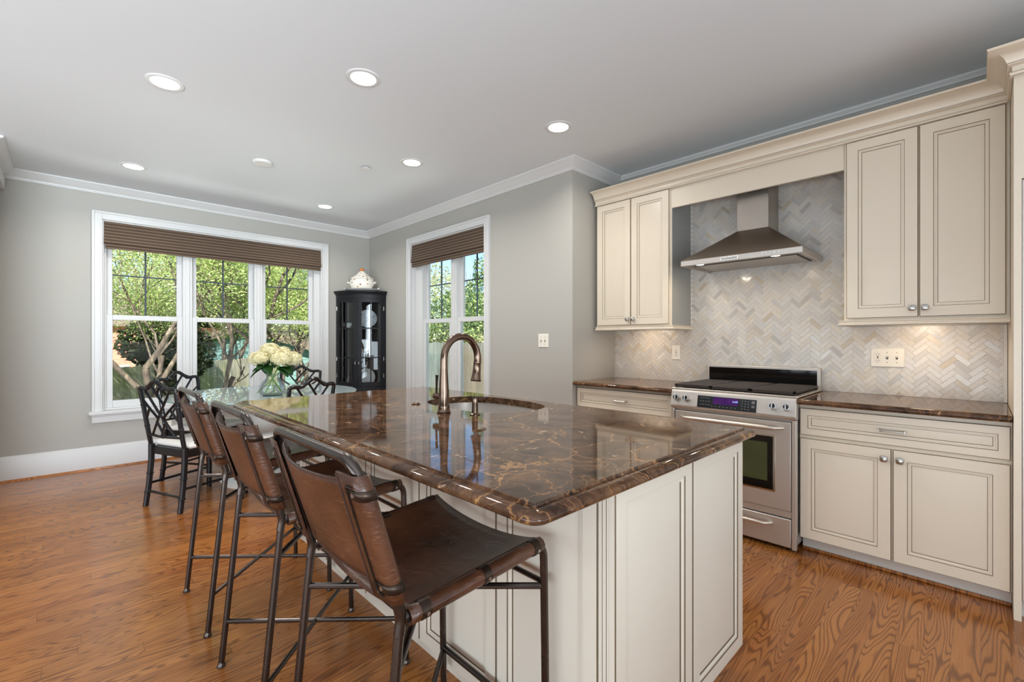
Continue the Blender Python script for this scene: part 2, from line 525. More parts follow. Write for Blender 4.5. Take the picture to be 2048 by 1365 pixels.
# backsplash tile
t = NT('marble_herringbone_tile'); r = t.isl(); p = t.pos()
r2 = t.white(t.comb(r, 4.2, 1.3))
c = t.ramp(r, [(0.0, srgb(214, 208, 200)), (0.34, srgb(208, 203, 198)), (0.5, srgb(218, 209, 196)), (0.66, srgb(200, 196, 192)), (0.78, srgb(210, 199, 183)), (0.88, srgb(219, 214, 207)), (0.95, srgb(182, 177, 172)), (1.0, srgb(204, 188, 164))])
q = t.vadd(p, t.comb(0, t.math('MULTIPLY', r2, 7.0), t.math('MULTIPLY', r, 9.0)))
vn = t.noise(q, 34, 4, 0.6, 2.0)
c = t.mix(t.rng(vn, 0.5, 0.75, 0, 0.34), c, srgb(174, 167, 160))
t.bsdf(c, t.rng(r2, 0, 1, 0.1, 0.3), 0, Specular_IOR_Level=0.5); M['tile'] = t.mat
M['grout'] = simple('pale_grout', srgb(234, 228, 218), 0.8, var=0.03, scale=30)

# painted china (spots of flowers)
t = NT('flower_painted_china'); p = t.obj()
d = t.vor(p, 30, 'F1'); cc = t.vor(p, 30, 'F1', 'Color')
c1 = t.ramp(t.sep(cc)[0], [(0.0, srgb(150, 84, 50)), (0.3, srgb(110, 120, 70)), (0.55, srgb(196, 150, 90)), (0.75, srgb(120, 96, 60)), (1, srgb(170, 160, 90))])
c = t.mix(t.rng(t.math('ADD', d, t.math('MULTIPLY', t.noise(p, 60, 2), 0.3)), 0.46, 0.52, 1, 0), srgb(242, 238, 228), c1)
c = t.mix(t.rng(t.sep(cc)[1], 0.45, 0.5, 0, 1), c, srgb(242, 238, 228))
t.bsdf(c, 0.12); M['china'] = t.mat
t = NT('grey_patterned_china'); p = t.obj()
d = t.vor(p, 34, 'F1'); c = t.mix(t.rng(d, 0.25, 0.3, 1, 0), srgb(232, 232, 230), srgb(110, 112, 116))
t.bsdf(c, 0.15); M['china2'] = t.mat

# garden
def leafmat(name, stops):
    t = NT(name); r = t.isl(); n = t.noise(t.pos(), 1.4, 2)
    c = t.ramp(t.math('ADD', t.math('MULTIPLY', r, 0.7), t.math('MULTIPLY', n, 0.3)), stops)
    b = t.n('ShaderNodeBsdfPrincipled'); t.put(b.inputs['Base Color'], c); b.inputs['Roughness'].default_value = 0.5
    tl = t.n('ShaderNodeBsdfTranslucent'); t.put(tl.inputs[0], c)
    mx = t.n('ShaderNodeMixShader'); mx.inputs[0].default_value = 0.4
    t.l(b.outputs[0], mx.inputs[1]); t.l(tl.outputs[0], mx.inputs[2]); t.l(mx.outputs[0], t.out.inputs[0])
    return t.mat
M['leaf_spring'] = leafmat('fresh_green_leaves', [(0.1, srgb(134, 152, 80)), (0.4, srgb(178, 200, 112)), (0.7, srgb(208, 222, 150)), (0.85, srgb(190, 170, 140)), (1, srgb(214, 210, 190))])
M['leaf_dark'] = leafmat('glossy_evergreen_leaves', [(0.1, srgb(52, 76, 44)), (0.45, srgb(98, 126, 66)), (0.75, srgb(166, 182, 104)), (1, srgb(206, 212, 164))])
M['leaf_ivy'] = leafmat('dark_ivy_leaves', [(0.1, srgb(36, 40, 28)), (0.5, srgb(58, 66, 40)), (0.9, srgb(82, 92, 52)), (1, srgb(110, 96, 80))])
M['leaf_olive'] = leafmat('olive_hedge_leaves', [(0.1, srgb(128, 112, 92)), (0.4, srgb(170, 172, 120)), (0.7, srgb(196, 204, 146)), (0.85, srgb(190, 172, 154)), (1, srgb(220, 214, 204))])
M['leaf_bouquet'] = leafmat('hydrangea_leaves', [(0.1, srgb(24, 62, 24)), (0.6, srgb(44, 92, 36)), (1, srgb(70, 122, 52))])
M['petal'] = leafmat('cream_hydrangea_petals', [(0.0, srgb(226, 214, 160)), (0.4, srgb(240, 232, 190)), (0.8, srgb(250, 246, 220)), (1, srgb(216, 210, 140))])
M['stem'] = simple('green_stem', srgb(110, 150, 70), 0.4, var=0.15)
t = NT('tree_bark'); p = t.obj(); n = t.noise(t.vmul(p, (1, 1, 0.25)), 22, 4, 0.6)
t.bsdf(t.ramp(n, [(0.3, srgb(52, 44, 38)), (0.55, srgb(98, 86, 74)), (0.75, srgb(160, 148, 130))]), 0.85, 0, t.bump(n, 0.5, 0.01)); M['bark'] = t.mat
t = NT('mossy_fence_boards'); p = t.pos(); r = t.isl(); n = t.noise(t.vmul(p, (6, 6, 0.8)), 3, 4, 0.6); n2 = t.noise(p, 1.1, 3)
c = t.ramp(n, [(0.25, srgb(128, 120, 102)), (0.5, srgb(186, 178, 156)), (0.8, srgb(214, 208, 190))])
c = t.mix(t.rng(n2, 0.42, 0.62, 0, 0.62), c, srgb(160, 166, 92)); c = t.mix(t.math('MULTIPLY', r, 0.3), c, srgb(92, 86, 74))
t.bsdf(c, 0.9); M['fence'] = t.mat
t = NT('grey_fence_boards'); p = t.pos(); r = t.isl(); n = t.noise(t.vmul(p, (6, 6, 0.7)), 3, 4, 0.6); n2 = t.noise(p, 0.9, 3)
c = t.ramp(n, [(0.25, srgb(92, 104, 104)), (0.5, srgb(134, 146, 144)), (0.8, srgb(170, 178, 172))])
c = t.mix(t.rng(n2, 0.45, 0.65, 0, 0.7), c, srgb(150, 128, 104)); c = t.mix(t.math('MULTIPLY', r, 0.3), c, srgb(80, 84, 82))
t.bsdf(c, 0.9); M['fence2'] = t.mat
t = NT('lawn'); n = t.noise(t.pos(), 9, 4); t.bsdf(t.mix(n, srgb(70, 92, 40), srgb(126, 150, 74)), 0.95); M['lawn'] = t.mat
t = NT('red_brick'); br = t.n('ShaderNodeTexBrick'); q = t.sep(t.pos()); t.put(br.inputs['Vector'], t.comb(t.math('ADD', q[0], t.math('MULTIPLY', q[1], -0.7)), q[2], 0.0))
br.inputs['Scale'].default_value = 4; br.inputs['Color1'].default_value = srgb(196, 96, 74); br.inputs['Color2'].default_value = srgb(214, 120, 94); br.inputs['Mortar'].default_value = srgb(214, 180, 164)
t.bsdf(br.outputs['Color'], 0.9); M['brick'] = t.mat
t = NT('weathered_shingles'); n = t.noise(t.pos(), 12, 4); t.bsdf(t.mix(n, srgb(88, 76, 66), srgb(142, 126, 110)), 0.95); M['shingle'] = t.mat
t = NT('teal_siding'); q = t.sep(t.pos()); w = t.math('FRACT', t.math('DIVIDE', q[2], 0.14)); t.bsdf(t.mix(t.math('LESS_THAN', w, 0.1), srgb(112, 142, 138), srgb(56, 80, 80)), 0.8); M['teal'] = t.mat
M['whitewall'] = simple('white_house_wall', srgb(226, 226, 222), 0.8)
M['shedtrim'] = simple('grey_shed_trim', srgb(120, 130, 128), 0.7)

# ------------------------------------------------------------------ room shell
ZC = 2.743; YA = 5.955; XB = 3.012; XK = 3.645; YN = 2.374; XL = -0.43
b = MB().box(-7.2, 3.8, -7.0, 6.1, -0.15, 0.0); b.build('floor', M['floor'], kind='structure', smooth=False)
b = MB().box(-7.35, 3.95, -7.15, 6.105, ZC, ZC + 0.15); b.build('ceiling', M['ceil'], kind='structure', smooth=False)

b = MB()   # back wall with the triple window opening
b.box(-7.2, .235, YA, YA+.15, 0, ZC); b.box(2.355, XB+.15, YA, YA+.15, 0, ZC)
b.box(.235, 2.355, YA, YA+.15, 0, .555); b.box(.235, 2.355, YA, YA+.15, 2.418, ZC)
b.build('wall_back', M['wall'], kind='structure', smooth=False)
b = MB()   # right wall with the double window opening
b.box(XB, XB+.15, YN, 3.48, 0, ZC); b.box(XB, XB+.15, 4.86, YA, 0, ZC)
b.box(XB, XB+.15, 3.48, 4.86, 0, .555); b.box(XB, XB+.15, 3.48, 4.86, 2.415, ZC)
b.build('wall_right', M['wall'], kind='structure', smooth=False)
MB().box(XB+.15, XK+.15, YN, YN+.15, 0, ZC).build('wall_nook', M['wall'], kind='structure', smooth=False)
MB().box(XK, XK+.15, -7.0, YN, 0, ZC).build('wall_kitchen', M['wall'], kind='structure', smooth=False)
MB().box(-7.2, XK+.15, -7.15, -7.0, 0, ZC).build('wall_rear', M['wall'], kind='structure', smooth=False)
MB().box(-7.35, -7.2, -7.15, 6.1, 0, ZC).build('wall_far_left', M['wall'], kind='structure', smooth=False)
MB().box(XL-.15, XL, 5.0, YA, 0, ZC).build('wall_left', M['wall'], kind='structure', smooth=False)
MB().box(XL, XL+.032, 5.0, 5.94, 2.56, 2.655).build('trim_3', M['trim'], kind='structure', bevel=.004)

crown = [(0, ZC), (.088, ZC), (.088, ZC-.012), (.074, ZC-.02), (.058, ZC-.036), (.036, ZC-.052), (.022, ZC-.062), (.02, ZC-.07), (.014, ZC-.073), (.014, ZC-.083), (0, ZC-.083)]
b = MB().sweep([(XK, YN), (XB, YN), (XB, YA), (XL, YA), (XL, 5.0)], crown)
b.build('trim_1', M['trim'], kind='structure', sharp=25)
b = MB().sweep([(XK, -3.2), (XK, YN)], [(0, ZC), (.03, ZC), (.03, ZC-.012), (.014, ZC-.024), (.014, ZC-.034), (0, ZC-.034)])
b.build('trim_2', M['trim'], kind='structure', sharp=25)
base = [(0, .014), (.017, .014), (.017, .19), (.012, .205), (.008, .218), (0, .22)]
shoe = [(0, 0), (.034, 0), (.032, .006), (.026, .012), (.018, .015), (0, .015)]
def baseboard(name, path):
    o = MB().sweep(path, base).build(name, M['trim'], kind='structure', sharp=25)
    s = MB().sweep(path, shoe).build('shoe_moulding', M['floor'], o, sharp=50)
baseboard('baseboard_back', [(XB, YA), (XL, YA)])
baseboard('baseboard_right', [(XB, YN), (XB, YA - .018)])

def window(name, O, u, n, a0, a1, z0, z1, glass, casew=.076):
    O = Vector(O); u = Vector(u); n = Vector(n); Z = Vector((0, 0, 1))
    root = empty(name, O + u*((a0+a1)/2) + Z*z0); root['kind'] = 'structure'
    def ob(mb, A0, A1, Z0, Z1, d0, d1):
        mb.obox(O + u*A0 + Z*Z0 + n*d0, u, Z, n, A1-A0, Z1-Z0, d1-d0)
    c = MB()
    for (A0, A1, Z0, Z1) in ((a0-casew, a0, z0, z1+casew), (a1, a1+casew, z0, z1+casew), (a0, a1, z1, z1+casew)):
        ob(c, A0, A1, Z0, Z1, 0, .02)
    for (A0, A1, Z0, Z1) in ((a0-casew, a0-casew+.02, z0, z1+casew), (a1+casew-.02, a1+casew, z0, z1+casew), (a0-casew+.02, a1+casew-.02, z1+casew-.02, z1+casew)):
        ob(c, A0, A1, Z0, Z1, .02, .031)
    for (A0, A1, Z0, Z1) in ((a0-.016, a0, z0, z1+.016), (a1, a1+.016, z0, z1+.016), (a0, a1, z1, z1+.016)):
        ob(c, A0, A1, Z0, Z1, .02, .025)
    c.build('casing', M['trim'], root, bevel=.003)
    s = MB(); ob(s, a0-casew-.022, a1+casew+.022, z0-.03, z0, -.05, .055)
    ob(s, a0-casew-.006, a1+casew+.006, z0-.047, z0-.03, 0, .034)
    ob(s, a0-casew, a1+casew, z0-.112, z0-.047, 0, .02)
    s.build('sill', M['trim'], root, bevel=.004)
    st = .047
    f = MB()
    ob(f, a0-.004, a0+.012, z0, z1, -.15, .0); ob(f, a1-.012, a1+.004, z0, z1, -.15, .0)
    ob(f, a0+.012, a1-.012, z1-.012, z1+.004, -.15, .0); ob(f, a0+.012, a1-.012, z0-.004, z0+.02, -.15, -.04)
    edges = [a0+.012] + [q for g in glass for q in (g[0]-st, g[1]+st)] + [a1-.012]
    for i in range(0, len(edges), 2):
        if edges[i+1] - edges[i] > .004:
            ob(f, edges[i], edges[i+1], z0+.02, z1-.012, -.15, -.05)
            m = (edges[i]+edges[i+1])/2
            if 0 < i < len(edges)-2:
                ob(f, m-.018, m+.018, z0+.02, z1-.012, -.05, -.04)
    f.build('frame', M['trim'], root, bevel=.002)
    for g0, g1 in glass:
        lo = MB(); A0 = g0-st; A1 = g1+st
        ob(lo, A0, g0, z0+.02, 1.495, -.1, -.062); ob(lo, g1, A1, z0+.02, 1.495, -.1, -.062)
        ob(lo, g0, g1, z0+.02, .642, -.1, -.062); ob(lo, g0, g1, 1.445, 1.495, -.1, -.062)
        o = lo.build('lower_sash', M['trim'], root, bevel=.004)
        p = MB(); ob(p, g0, g1, .642, 1.445, -.083, -.079); p.build('glass_pane', M['pane'], o, smooth=False)
        up = MB()
        ob(up, A0, g0, 1.45, z1-.012, -.14, -.102); ob(up, g1, A1, 1.45, z1-.012, -.14, -.102)
        ob(up, g0, g1, 1.45, 1.497, -.14, -.102); ob(up, g0, g1, 2.34, z1-.012, -.14, -.102)
        o = up.build('upper_sash', M['trim'], root, bevel=.004)
        p = MB(); ob(p, g0, g1, 1.497, 2.34, -.123, -.119); p.build('glass_pane', M['pane'], o, smooth=False)
        k = MB(); m = (g0+g1)/2
        ob(k, m-.008, m+.008, 1.497, 2.34, -.136, -.124); ob(k, g0, g1, 1.892, 1.906, -.134, -.126)
        k.build('grille', M['muntin'], o, bevel=.002)
    return root
window('window_1', (0, YA, 0), (1, 0, 0), (0, -1, 0), .235, 2.355, .555, 2.418, [(.315, .838), (1.016, 1.533), (1.715, 2.225)])
window('window_2', (XB, 0, 0), (0, -1, 0), (-1, 0, 0), -4.86, -3.48, .555, 2.415, [(-4.655, -4.175), (-3.98, -3.55)])

def shade(label, O, u, n, a0, a1, zt, zb):
    O = Vector(O); u = Vector(u); n = Vector(n)
    root = thing('roman_shade', label, 'window shade', O + u*((a0+a1)/2) + Vector((0,0,zb)), 'roman shades')
    def strip(mb, prof, A0, A1):
        mb.prism([O + n*d + Vector((0,0,z)) + u*A0 for d, z in prof], u*(A1-A0))
    m = MB()
    strip(m, [(-.032, zt), (.0, zt), (.003, zt-.06), (.006, zt-.12), (.011, zt-.17), (.018, zt-.2), (.016, zt-.212), (.006, zt-.214), (-.004, zt-.205), (-.032, zt-.2)], a0, a1)
    m.build('shade_fold', M['shade'], root, sharp=60)
    m = MB()
    strip(m, [(-.03, zt-.19), (-.006, zt-.19), (.006, zt-.218), (.013, zb+.022), (.01, zb+.012), (.011, zb), (-.004, zb-.002), (-.022, zb+.01)], a0+.012, a1-.012)
    m.build('shade_hem', M['shade'], root, sharp=60)
shade('long brown striped woven shade pulled up over the wide triple window', (0, YA, 0), (1, 0, 0), (0, -1, 0), .247, 2.343, 2.403, 2.143)
shade('short brown striped woven shade at the top of the narrow window by the faucet', (XB, 0, 0), (0, -1, 0), (-1, 0, 0), -4.852, -3.49, 2.403, 2.135)

# ------------------------------------------------------------------ ceiling fixtures
DL_E = 8
def downlight(x, y, label):
    root = thing('recessed_light', label, 'ceiling light', (x, y, ZC), 'recessed ceiling lights')
    MB().lathe([(.068, ZC-.001), (.071, ZC-.006), (.09, ZC-.005), (.095, ZC-.001), (.095, ZC), (.068, ZC)], (x, y, 0), 40, False, False).build('trim_ring', M['trim'], root)
    MB().lathe([(.0705, ZC-.0025), (.066, ZC-.0015), (.03, ZC-.0012), (.002, ZC-.001)], (x, y, 0), 40, False, True).build('lens', M['lens'], root)
    l = lamp('downlight_lamp', 'AREA', (0, 0, -.012), DL_E, (1, .96, .90), size=.13, spread=radians(150)); l.parent = root
for x, y, s in ((.403, 3.315, 'big glowing recessed light nearest the upper left of the ceiling'),
                (1.211, 2.466, 'glowing recessed light high in the middle above the island'),
                (2.472, 2.073, 'glowing recessed light nearest the range and kitchen cabinets'),
                (.402, 5.098, 'glowing recessed light above the left part of the wide window'),
                (2.077, 3.346, 'glowing recessed light above the faucet beside the dark sprinkler cap'),
                (2.058, 5.117, 'small glowing recessed light farthest away near the corner cabinet')):
    downlight(x, y, s)
tag(MB().lathe([(.074, ZC), (.074, ZC-.012), (.07, ZC-.018), (.03, ZC-.02), (.001, ZC-.02)], (1.17, 4.214, 0), 36, False, True).build('ceiling_cover_plate', M['cap']), 'unlit round white cover disc flat on the ceiling', 'ceiling cover')
r_ = thing('sprinkler_cap', 'tiny round white sprinkler cap with a dark gap on the ceiling', 'sprinkler', (1.848, 3.724, ZC))
MB().lathe([(.028, ZC), (.028, ZC-.01)], (1.848, 3.724, 0), 28).build('sprinkler_collar', M['grey'], r_)
MB().lathe([(.041, ZC-.009), (.042, ZC-.013), (.001, ZC-.015)], (1.848, 3.724, 0), 28, True, True).build('cover_disc', M['cap'], r_)

# ------------------------------------------------------------------ plates on the walls
def switch_plate(name, label, cat, O, u, n, gangs):
    """O = centre; gangs = list of 'toggle' / 'outlet'"""
    O = Vector(O); u = Vector(u); n = Vector(n); Z = Vector((0, 0, 1))
    w = .072 + .046*(len(gangs)-1); h = .118
    root = thing(name, label, cat, O)
    m = MB()
    rings = []
    for ins, d in ((0, 0), (0, .003), (.004, .006)):
        rings.append([O + u*a + Z*z + n*d for a, z in ((-w/2+ins, -h/2+ins), (w/2-ins, -h/2+ins), (w/2-ins, h/2-ins), (-w/2+ins, h/2-ins))])
    m.rings(rings); m.build('plate', M['plate'], root, sharp=20)
    for i, g in enumerate(gangs):
        c = O + u*(i - (len(gangs)-1)/2)*.046 + n*.006
        if g == 'toggle':
            k = MB(); k.obox(c - u*.005 - Z*.010, u, Z, n, .010, .020, .0015); k.build('toggle_slot', M['slot'], root)
            k = MB(); k.obox(c - u*.0035 - Z*.002, u, Z, (n + Z*.5).normalized(), .007, .009, .014); k.build('toggle', M['plate'], root, bevel=.001)
        else:
            k = MB(); k.obox(c - u*.0165 - Z*.0335, u, Z, n, .033, .067, .002); k.build('receptacle', M['plate'], root, bevel=.001)
            k = MB()
            for sgn in (-1, 1):
                for du in (-.006, .006): k.obox(c + u*(du-.0012) + Z*(sgn*.019 - .004) + n*.0018, u, Z, n, .0024, .009, .0008)
                k.obox(c + u*(-.002) + Z*(sgn*.019 - .0125) + n*.0018, u, Z, n, .004, .004, .0008)
            k.obox(c - u*.004 - Z*.006 + n*.0018, u, Z, n, .008, .005, .0012); k.obox(c - u*.004 + Z*.001 + n*.0018, u, Z, n, .008, .005, .0012)
            k.build('socket_slots', M['slot'], root)
        for sgn in (-1, 1):
            if g == 'toggle':
                MB().disc(c + Z*sgn*.03, n, .0026, .0008, 10).build('screw', M['slot'], root)
switch_plate('light_switch', 'white double light switch on the grey wall beside the narrow window', 'light switch', (XB, 2.698, 1.238), (0, -1, 0), (-1, 0, 0), ['toggle', 'toggle'])
switch_plate('wall_outlet', 'small white outlet on the tile backsplash left of the range', 'outlet', (XK-.008, 1.772, 1.139), (0, -1, 0), (-1, 0, 0), ['outlet'])
switch_plate('outlet_switch_plate', 'wide white plate with one outlet and two switches on the tile right of the range', 'outlet', (XK-.008, .404, 1.132), (0, -1, 0), (-1, 0, 0), ['outlet', 'toggle', 'toggle'])
switch_plate('wall_outlet', 'white outlet low on the grey wall under the wide window', 'outlet', (.745, YA, .375), (1, 0, 0), (0, -1, 0), ['outlet'])

# ------------------------------------------------------------------ kitchen cabinets
def panel_front(O, u, n, w, h, t=.02, fr=.055, paint=0):
    """raised frame with glazed bead and recessed panel; O = lower left corner on the carcass face"""
    O = Vector(O); u = Vector(u); n = Vector(n); Z = Vector((0, 0, 1))
    m = MB()
    spec = [(0, 0), (0, t-.003), (.0025, t), (fr, t), (fr+.0022, t-.003), (fr+.0085, t-.003), (fr+.0105, t-.0065), (fr+.016, t-.0065), (fr+.018, t-.010), (fr+.022, t-.0095)]
    mats = [0, 1, 0, 1, 0, 0, 0, 1, 0]
    R = [[O + u*a + Z*z + n*d for a, z in ((i, i), (w-i, i), (w-i, h-i), (i, h-i))] for i, d in spec]
    m.rings(R, mats=mats)
    return m

def knob(parent, c, n, r=.0155):
    c = Vector(c); n = Vector(n); Z = Vector((0, 0, 1)); u = n.cross(Z)
    m = MB(); m.disc(c, n, .006, .014, 12)
    rr = []
    for s, d in ((.010, .011), (.015, .014), (.016, .020), (.0145, .025), (.009, .028)):
        ring = []
        for k in range(16):
            a = 2*pi*k/16; ca_, sa_ = cos(a), sin(a)
            q = (abs(ca_)**4 + abs(sa_)**4)**-0.25
            ring.append(c + n*d + u*(ca_*q*s) + Z*(sa_*q*s))
        rr.append(ring)
    m.rings(rr)
    m.build('knob', M['nickel'], parent)

def bar_pull(parent, c, u, n, w=.1):
    c = Vector(c); u = Vector(u); n = Vector(n)
    m = MB(); Z = Vector((0, 0, 1))
    for s in (-1, 1):
        m.obox(c + u*(s*w/2 - .006) - Z*.006, u, Z, n, .012, .012, .024)
    m.tube([c - u*w/2 + n*.024, c - u*w*.2 + n*.027, c + u*w*.2 + n*.027, c + u*w/2 + n*.024], [.006, .0045, .0045, .006], 10)
    m.build('pull', M['nickel'], parent)

KU = (0, -1, 0); KN = (-1, 0, 0)
# --- lower cabinets of the range wall
def base_cab(label, y0, y1, drawer_z, kn_side=True, full=True):
    X = 3.08
    root = thing('base_cabinet', label, 'cabinet', (X, (y0+y1)/2, 0), 'base cabinets beside the range')
    m = MB(); m.box(X, XK-.004, y0, y1, .09, .866); m.build('carcass', M['cream'], root, smooth=False)
    m = MB(); m.box(X+.068, XK-.004, y0, y1, 0, .09); m.build('toe_kick', M['toe'], root, smooth=False)
    m = MB(); m.box(X+.05, X+.068, y0, y1, 0, .016); m.build('shoe_moulding', M['floor'], root, bevel=.005)
    z0, z1 = drawer_z
    g = .006
    dr = panel_front((X, y1-g, z0), KU, KN, y1-y0-2*g, z1-z0, fr=.038).build('drawer', [M['cream'], M['glaze']], root, sharp=20)
    bar_pull(dr, (X-.02, (y0+y1)/2, (z0+z1)/2), KU, KN)
    mid = (y0+y1)/2
    for side in (1, -1):
        a = y1-g if side == 1 else mid-.004
        w = (y1-y0)/2 - g - .004
        d = panel_front((X, a, .092), KU, KN, w, .58).build('door', [M['cream'], M['glaze']], root, sharp=20)
        knob(d, (X-.02, mid + side*.032, .62), KN)
base_cab('cream base cabinet with two doors and one drawer right of the range', -.10, .742, (.692, .845))
base_cab('cream base cabinet left of the range with only its drawer showing above the island', 1.506, 2.370, (.692, .848))

def counter_prof():
    return [(0, .9), (.012, .8995), (.018, .896), (.022, .889), (.021, .881), (.016, .874), (.010, .870), (.004, .869), (0, .862)]
def worktop(label, y0, y1, ext=0):
    m = MB()
    prof = [(3.0369, .8665), (3.022, .869), (3.014, .876), (3.012, .884), (3.016, .893), (3.024, .8985), (3.034, .9), (XK-.001, .9), (XK-.001, .8665)]
    m.prism([(x, y0, z) for x, z in prof], (0, y1-y0, 0))
    return tag(m.build('worktop', M['marble'], sharp=50, wn=True), label, 'countertop', 'marble worktops beside the range')
worktop('brown marble worktop over the cabinet right of the range', -.098, .742)
worktop('brown marble worktop in the corner left of the range', 1.505, 2.372)

# --- upper cabinets
XU = 3.32
def upper_cab(label, y0, y1):
    root = thing('upper_cabinet', label, 'cabinet', (XU, (y0+y1)/2, 1.325), 'cream wall cabinets')
    MB().box(XU, XK-.001, y0, y1, 1.355, 2.415).build('carcass', M['cream'], root, smooth=False)
    m = MB()
    rail = [(0, 1.357), (0, 1.325), (.022, 1.325), (.028, 1.329), (.028, 1.337), (.022, 1.341), (.020, 1.347), (.026, 1.351), (.026, 1.356), (0, 1.357)]
    m.sweep([(XK, y0), (XU, y0), (XU, y1)] if y0 > .3 else [(XU, y0), (XU, y1), (XK, y1)], [(-o if False else o, z) for o, z in rail])
    m.build('light_rail', M['cream'], root, sharp=30)
    if y0 > .3: MB().box(XU+.004, XK, y0-.004, y0-.0002, 1.358, 2.40).build('side_panel', M['greyside'], root, smooth=False)  # thin grey sheet over the cream carcass side facing the hood
    mid = (y0+y1)/2; g = .014
    for side in (1, -1):
        a = y1-g if side == 1 else mid-.003
        w = (y1-y0)/2 - g - .003
        d = panel_front((XU, a, 1.368), KU, KN, w, 1.034).build('door', [M['cream'], M['glaze']], root, sharp=20)
        knob(d, (XU-.02, mid + side*.026, 1.415), KN)
    return root
upper_cab('narrow cream wall cabinet with two doors left of the range hood', 1.655, 2.344)
upper_cab('tall cream wall cabinet with two doors right of the range hood', -.10, .569)
m = MB(); m.box(XU-.002, XU+.02, .570, 1.654, 2.256, 2.415)
tag(m.build('hood_valance', M['cream'], bevel=.002), 'plain cream valance board bridging the wall cabinets above the hood', 'valance')
cp = [(0, 2.405), (.010, 2.405), (.013, 2.411), (.010, 2.417), (.004, 2.420), (.004, 2.440), (.008, 2.444), (.016, 2.447), (.020, 2.453), (.0206, 2.4555), (.022, 2.462), (.030, 2.480), (.044, 2.496), (.066, 2.508), (.078, 2.509), (.081, 2.512), (.081, 2.519), (0, 2.519)]
cm = [0, 0, 0, 1, 0, 0, 0, 0, 1, 0, 0, 0, 0, 0, 0, 0, 0]
m = MB(); m.sweep([(2.98, -1.15), (2.98, -.10), (XU-.02, -.10), (XU-.02, 2.346)], cp, mats=cm)
m.box(XU-.02, XK, -.095, 2.346, 2.4155, 2.43)
tag(m.build('cabinet_cornice', [M['cream'], M['glaze']], sharp=40), 'long cream crown moulding with brown glaze lines on top of the wall cabinets', 'cornice')

# --- tall refrigerator enclosure at the right edge
root = thing('tall_cabinet', 'tall pale cabinet panel at the right edge of the photo', 'cabinet', (3.0, -.6, 0))
MB().box(3.0, XK-.004, -.125, -.1015, .0, 2.4155).build('side_panel', M['cream'], root, smooth=False)
MB().box(3.0, XK-.004, -1.15, -.125, 1.95, 2.4155).build('carcass', M['cream'], root, smooth=False)
MB().box(3.0, 3.02, -1.15, -.125, .09, 1.945).build('front_panel', M['steel'], root, bevel=.004)
MB().box(3.065, XK-.004, -1.15, -.125, 0, .088).build('toe_kick', M['toe'], root, smooth=False)

# --- herringbone backsplash
def herringbone():
    L, Wd, gap, th = .0838, .0264, .0011, .0045
    a = pi/4
    regs = [(-.0995, 2.373, .9005, 1.324), (.5695, 1.654, 1.324, 2.40)]
    m = MB()
    ux, uy = cos(a), sin(a)
    def emit(cx, cz, ang):
        hw, hh = (L-gap)/2, (Wd-gap)/2
        e1 = (cos(ang), sin(ang)); e2 = (-sin(ang), cos(ang))
        base = [(cx + e1[0]*p*hw + e2[0]*q*hh, cz + e1[1]*p*hw + e2[1]*q*hh) for p, q in ((-1,-1),(1,-1),(1,1),(-1,1))]
        cz_hi = max(q[1] for q in base)
        use = regs[:1] if (cz_hi < 1.324 or not .5695 < cx < 1.654) else [(.5695, 1.654, .9005, 2.40)]
        for y0, y1, z0, z1 in use:
            poly = base
            for axis, lim, keep in ((0, y0, 1), (0, y1, -1), (1, z0, 1), (1, z1, -1)):
                new = []
                for i in range(len(poly)):
                    A = poly[i]; B = poly[(i+1) % len(poly)]
                    ia = (A[axis]-lim)*keep >= 0; ib = (B[axis]-lim)*keep >= 0
                    if ia: new.append(A)
                    if ia != ib:
                        t_ = (lim-A[axis])/(B[axis]-A[axis]); new.append((A[0]+(B[0]-A[0])*t_, A[1]+(B[1]-A[1])*t_))
                poly = new
                if len(poly) < 3: break
            if len(poly) < 3: continue
            ar = abs(sum(poly[i][0]*poly[(i+1)%len(poly)][1]-poly[(i+1)%len(poly)][0]*poly[i][1] for i in range(len(poly))))/2
            if ar < 4e-6: continue
            gx = sum(p[0] for p in poly)/len(poly); gz = sum(p[1] for p in poly)/len(poly)
            tilt = random.uniform(-.0012, .0012); tilt2 = random.uniform(-.0012, .0012)
            xo = XK - th - .0012
            b0 = len(m.v); k = len(poly)
            for p in poly: m.v.append(Vector((XK - .002, p[0], p[1])))
            for p in poly:
                fx_ = gx + (p[0]-gx)*.97; fz_ = gz + (p[1]-gz)*.97
                m.v.append(Vector((xo + tilt*(p[0]-gx)*20*.6 + tilt2*(p[1]-gz)*20*.6, fx_, fz_)))
            for i in range(k):
                j = (i+1) % k
                m.face((b0+i, b0+j, b0+k+j, b0+k+i))
            m.face([b0+k+i for i in range(k)])
    random.seed(5)
    c, s = cos(a), sin(a)
    for i in range(-90, 140):
        for j in range(-45, 60):
            # lattice (W,W)*i + (L,-L)*j in the unrotated frame
            px = Wd*i + L*j; py = Wd*i - L*j
            for (ox, oy, ang) in ((L/2, Wd/2, 0), (L + Wd/2, L/2 - 0*Wd, pi/2)):
                qx, qy = px+ox, py+oy
                if ang: qy = py + L/2 + Wd - L
                X = c*qx - s*qy; Zz = s*qx + c*qy
                if -.25 < X+1.0 < 2.55 and .8 < Zz+1.2 < 2.5:
                    emit(X+1.0, Zz+1.2, ang+a)
    return m
root = thing('tile_backsplash', 'pale marble herringbone tile backsplash behind the range', 'backsplash', (XK, 1.1, .9))
m = MB(); m.box(XK-.0035, XK-.0002, -.0995, 2.373, .9005, 1.324); m.box(XK-.0035, XK-.0002, .5695, 1.654, 1.324, 2.40)
m.build('grout', M['grout'], root, smooth=False)
herringbone().build('tiles', M['tile'], root, smooth=False, fix=True)
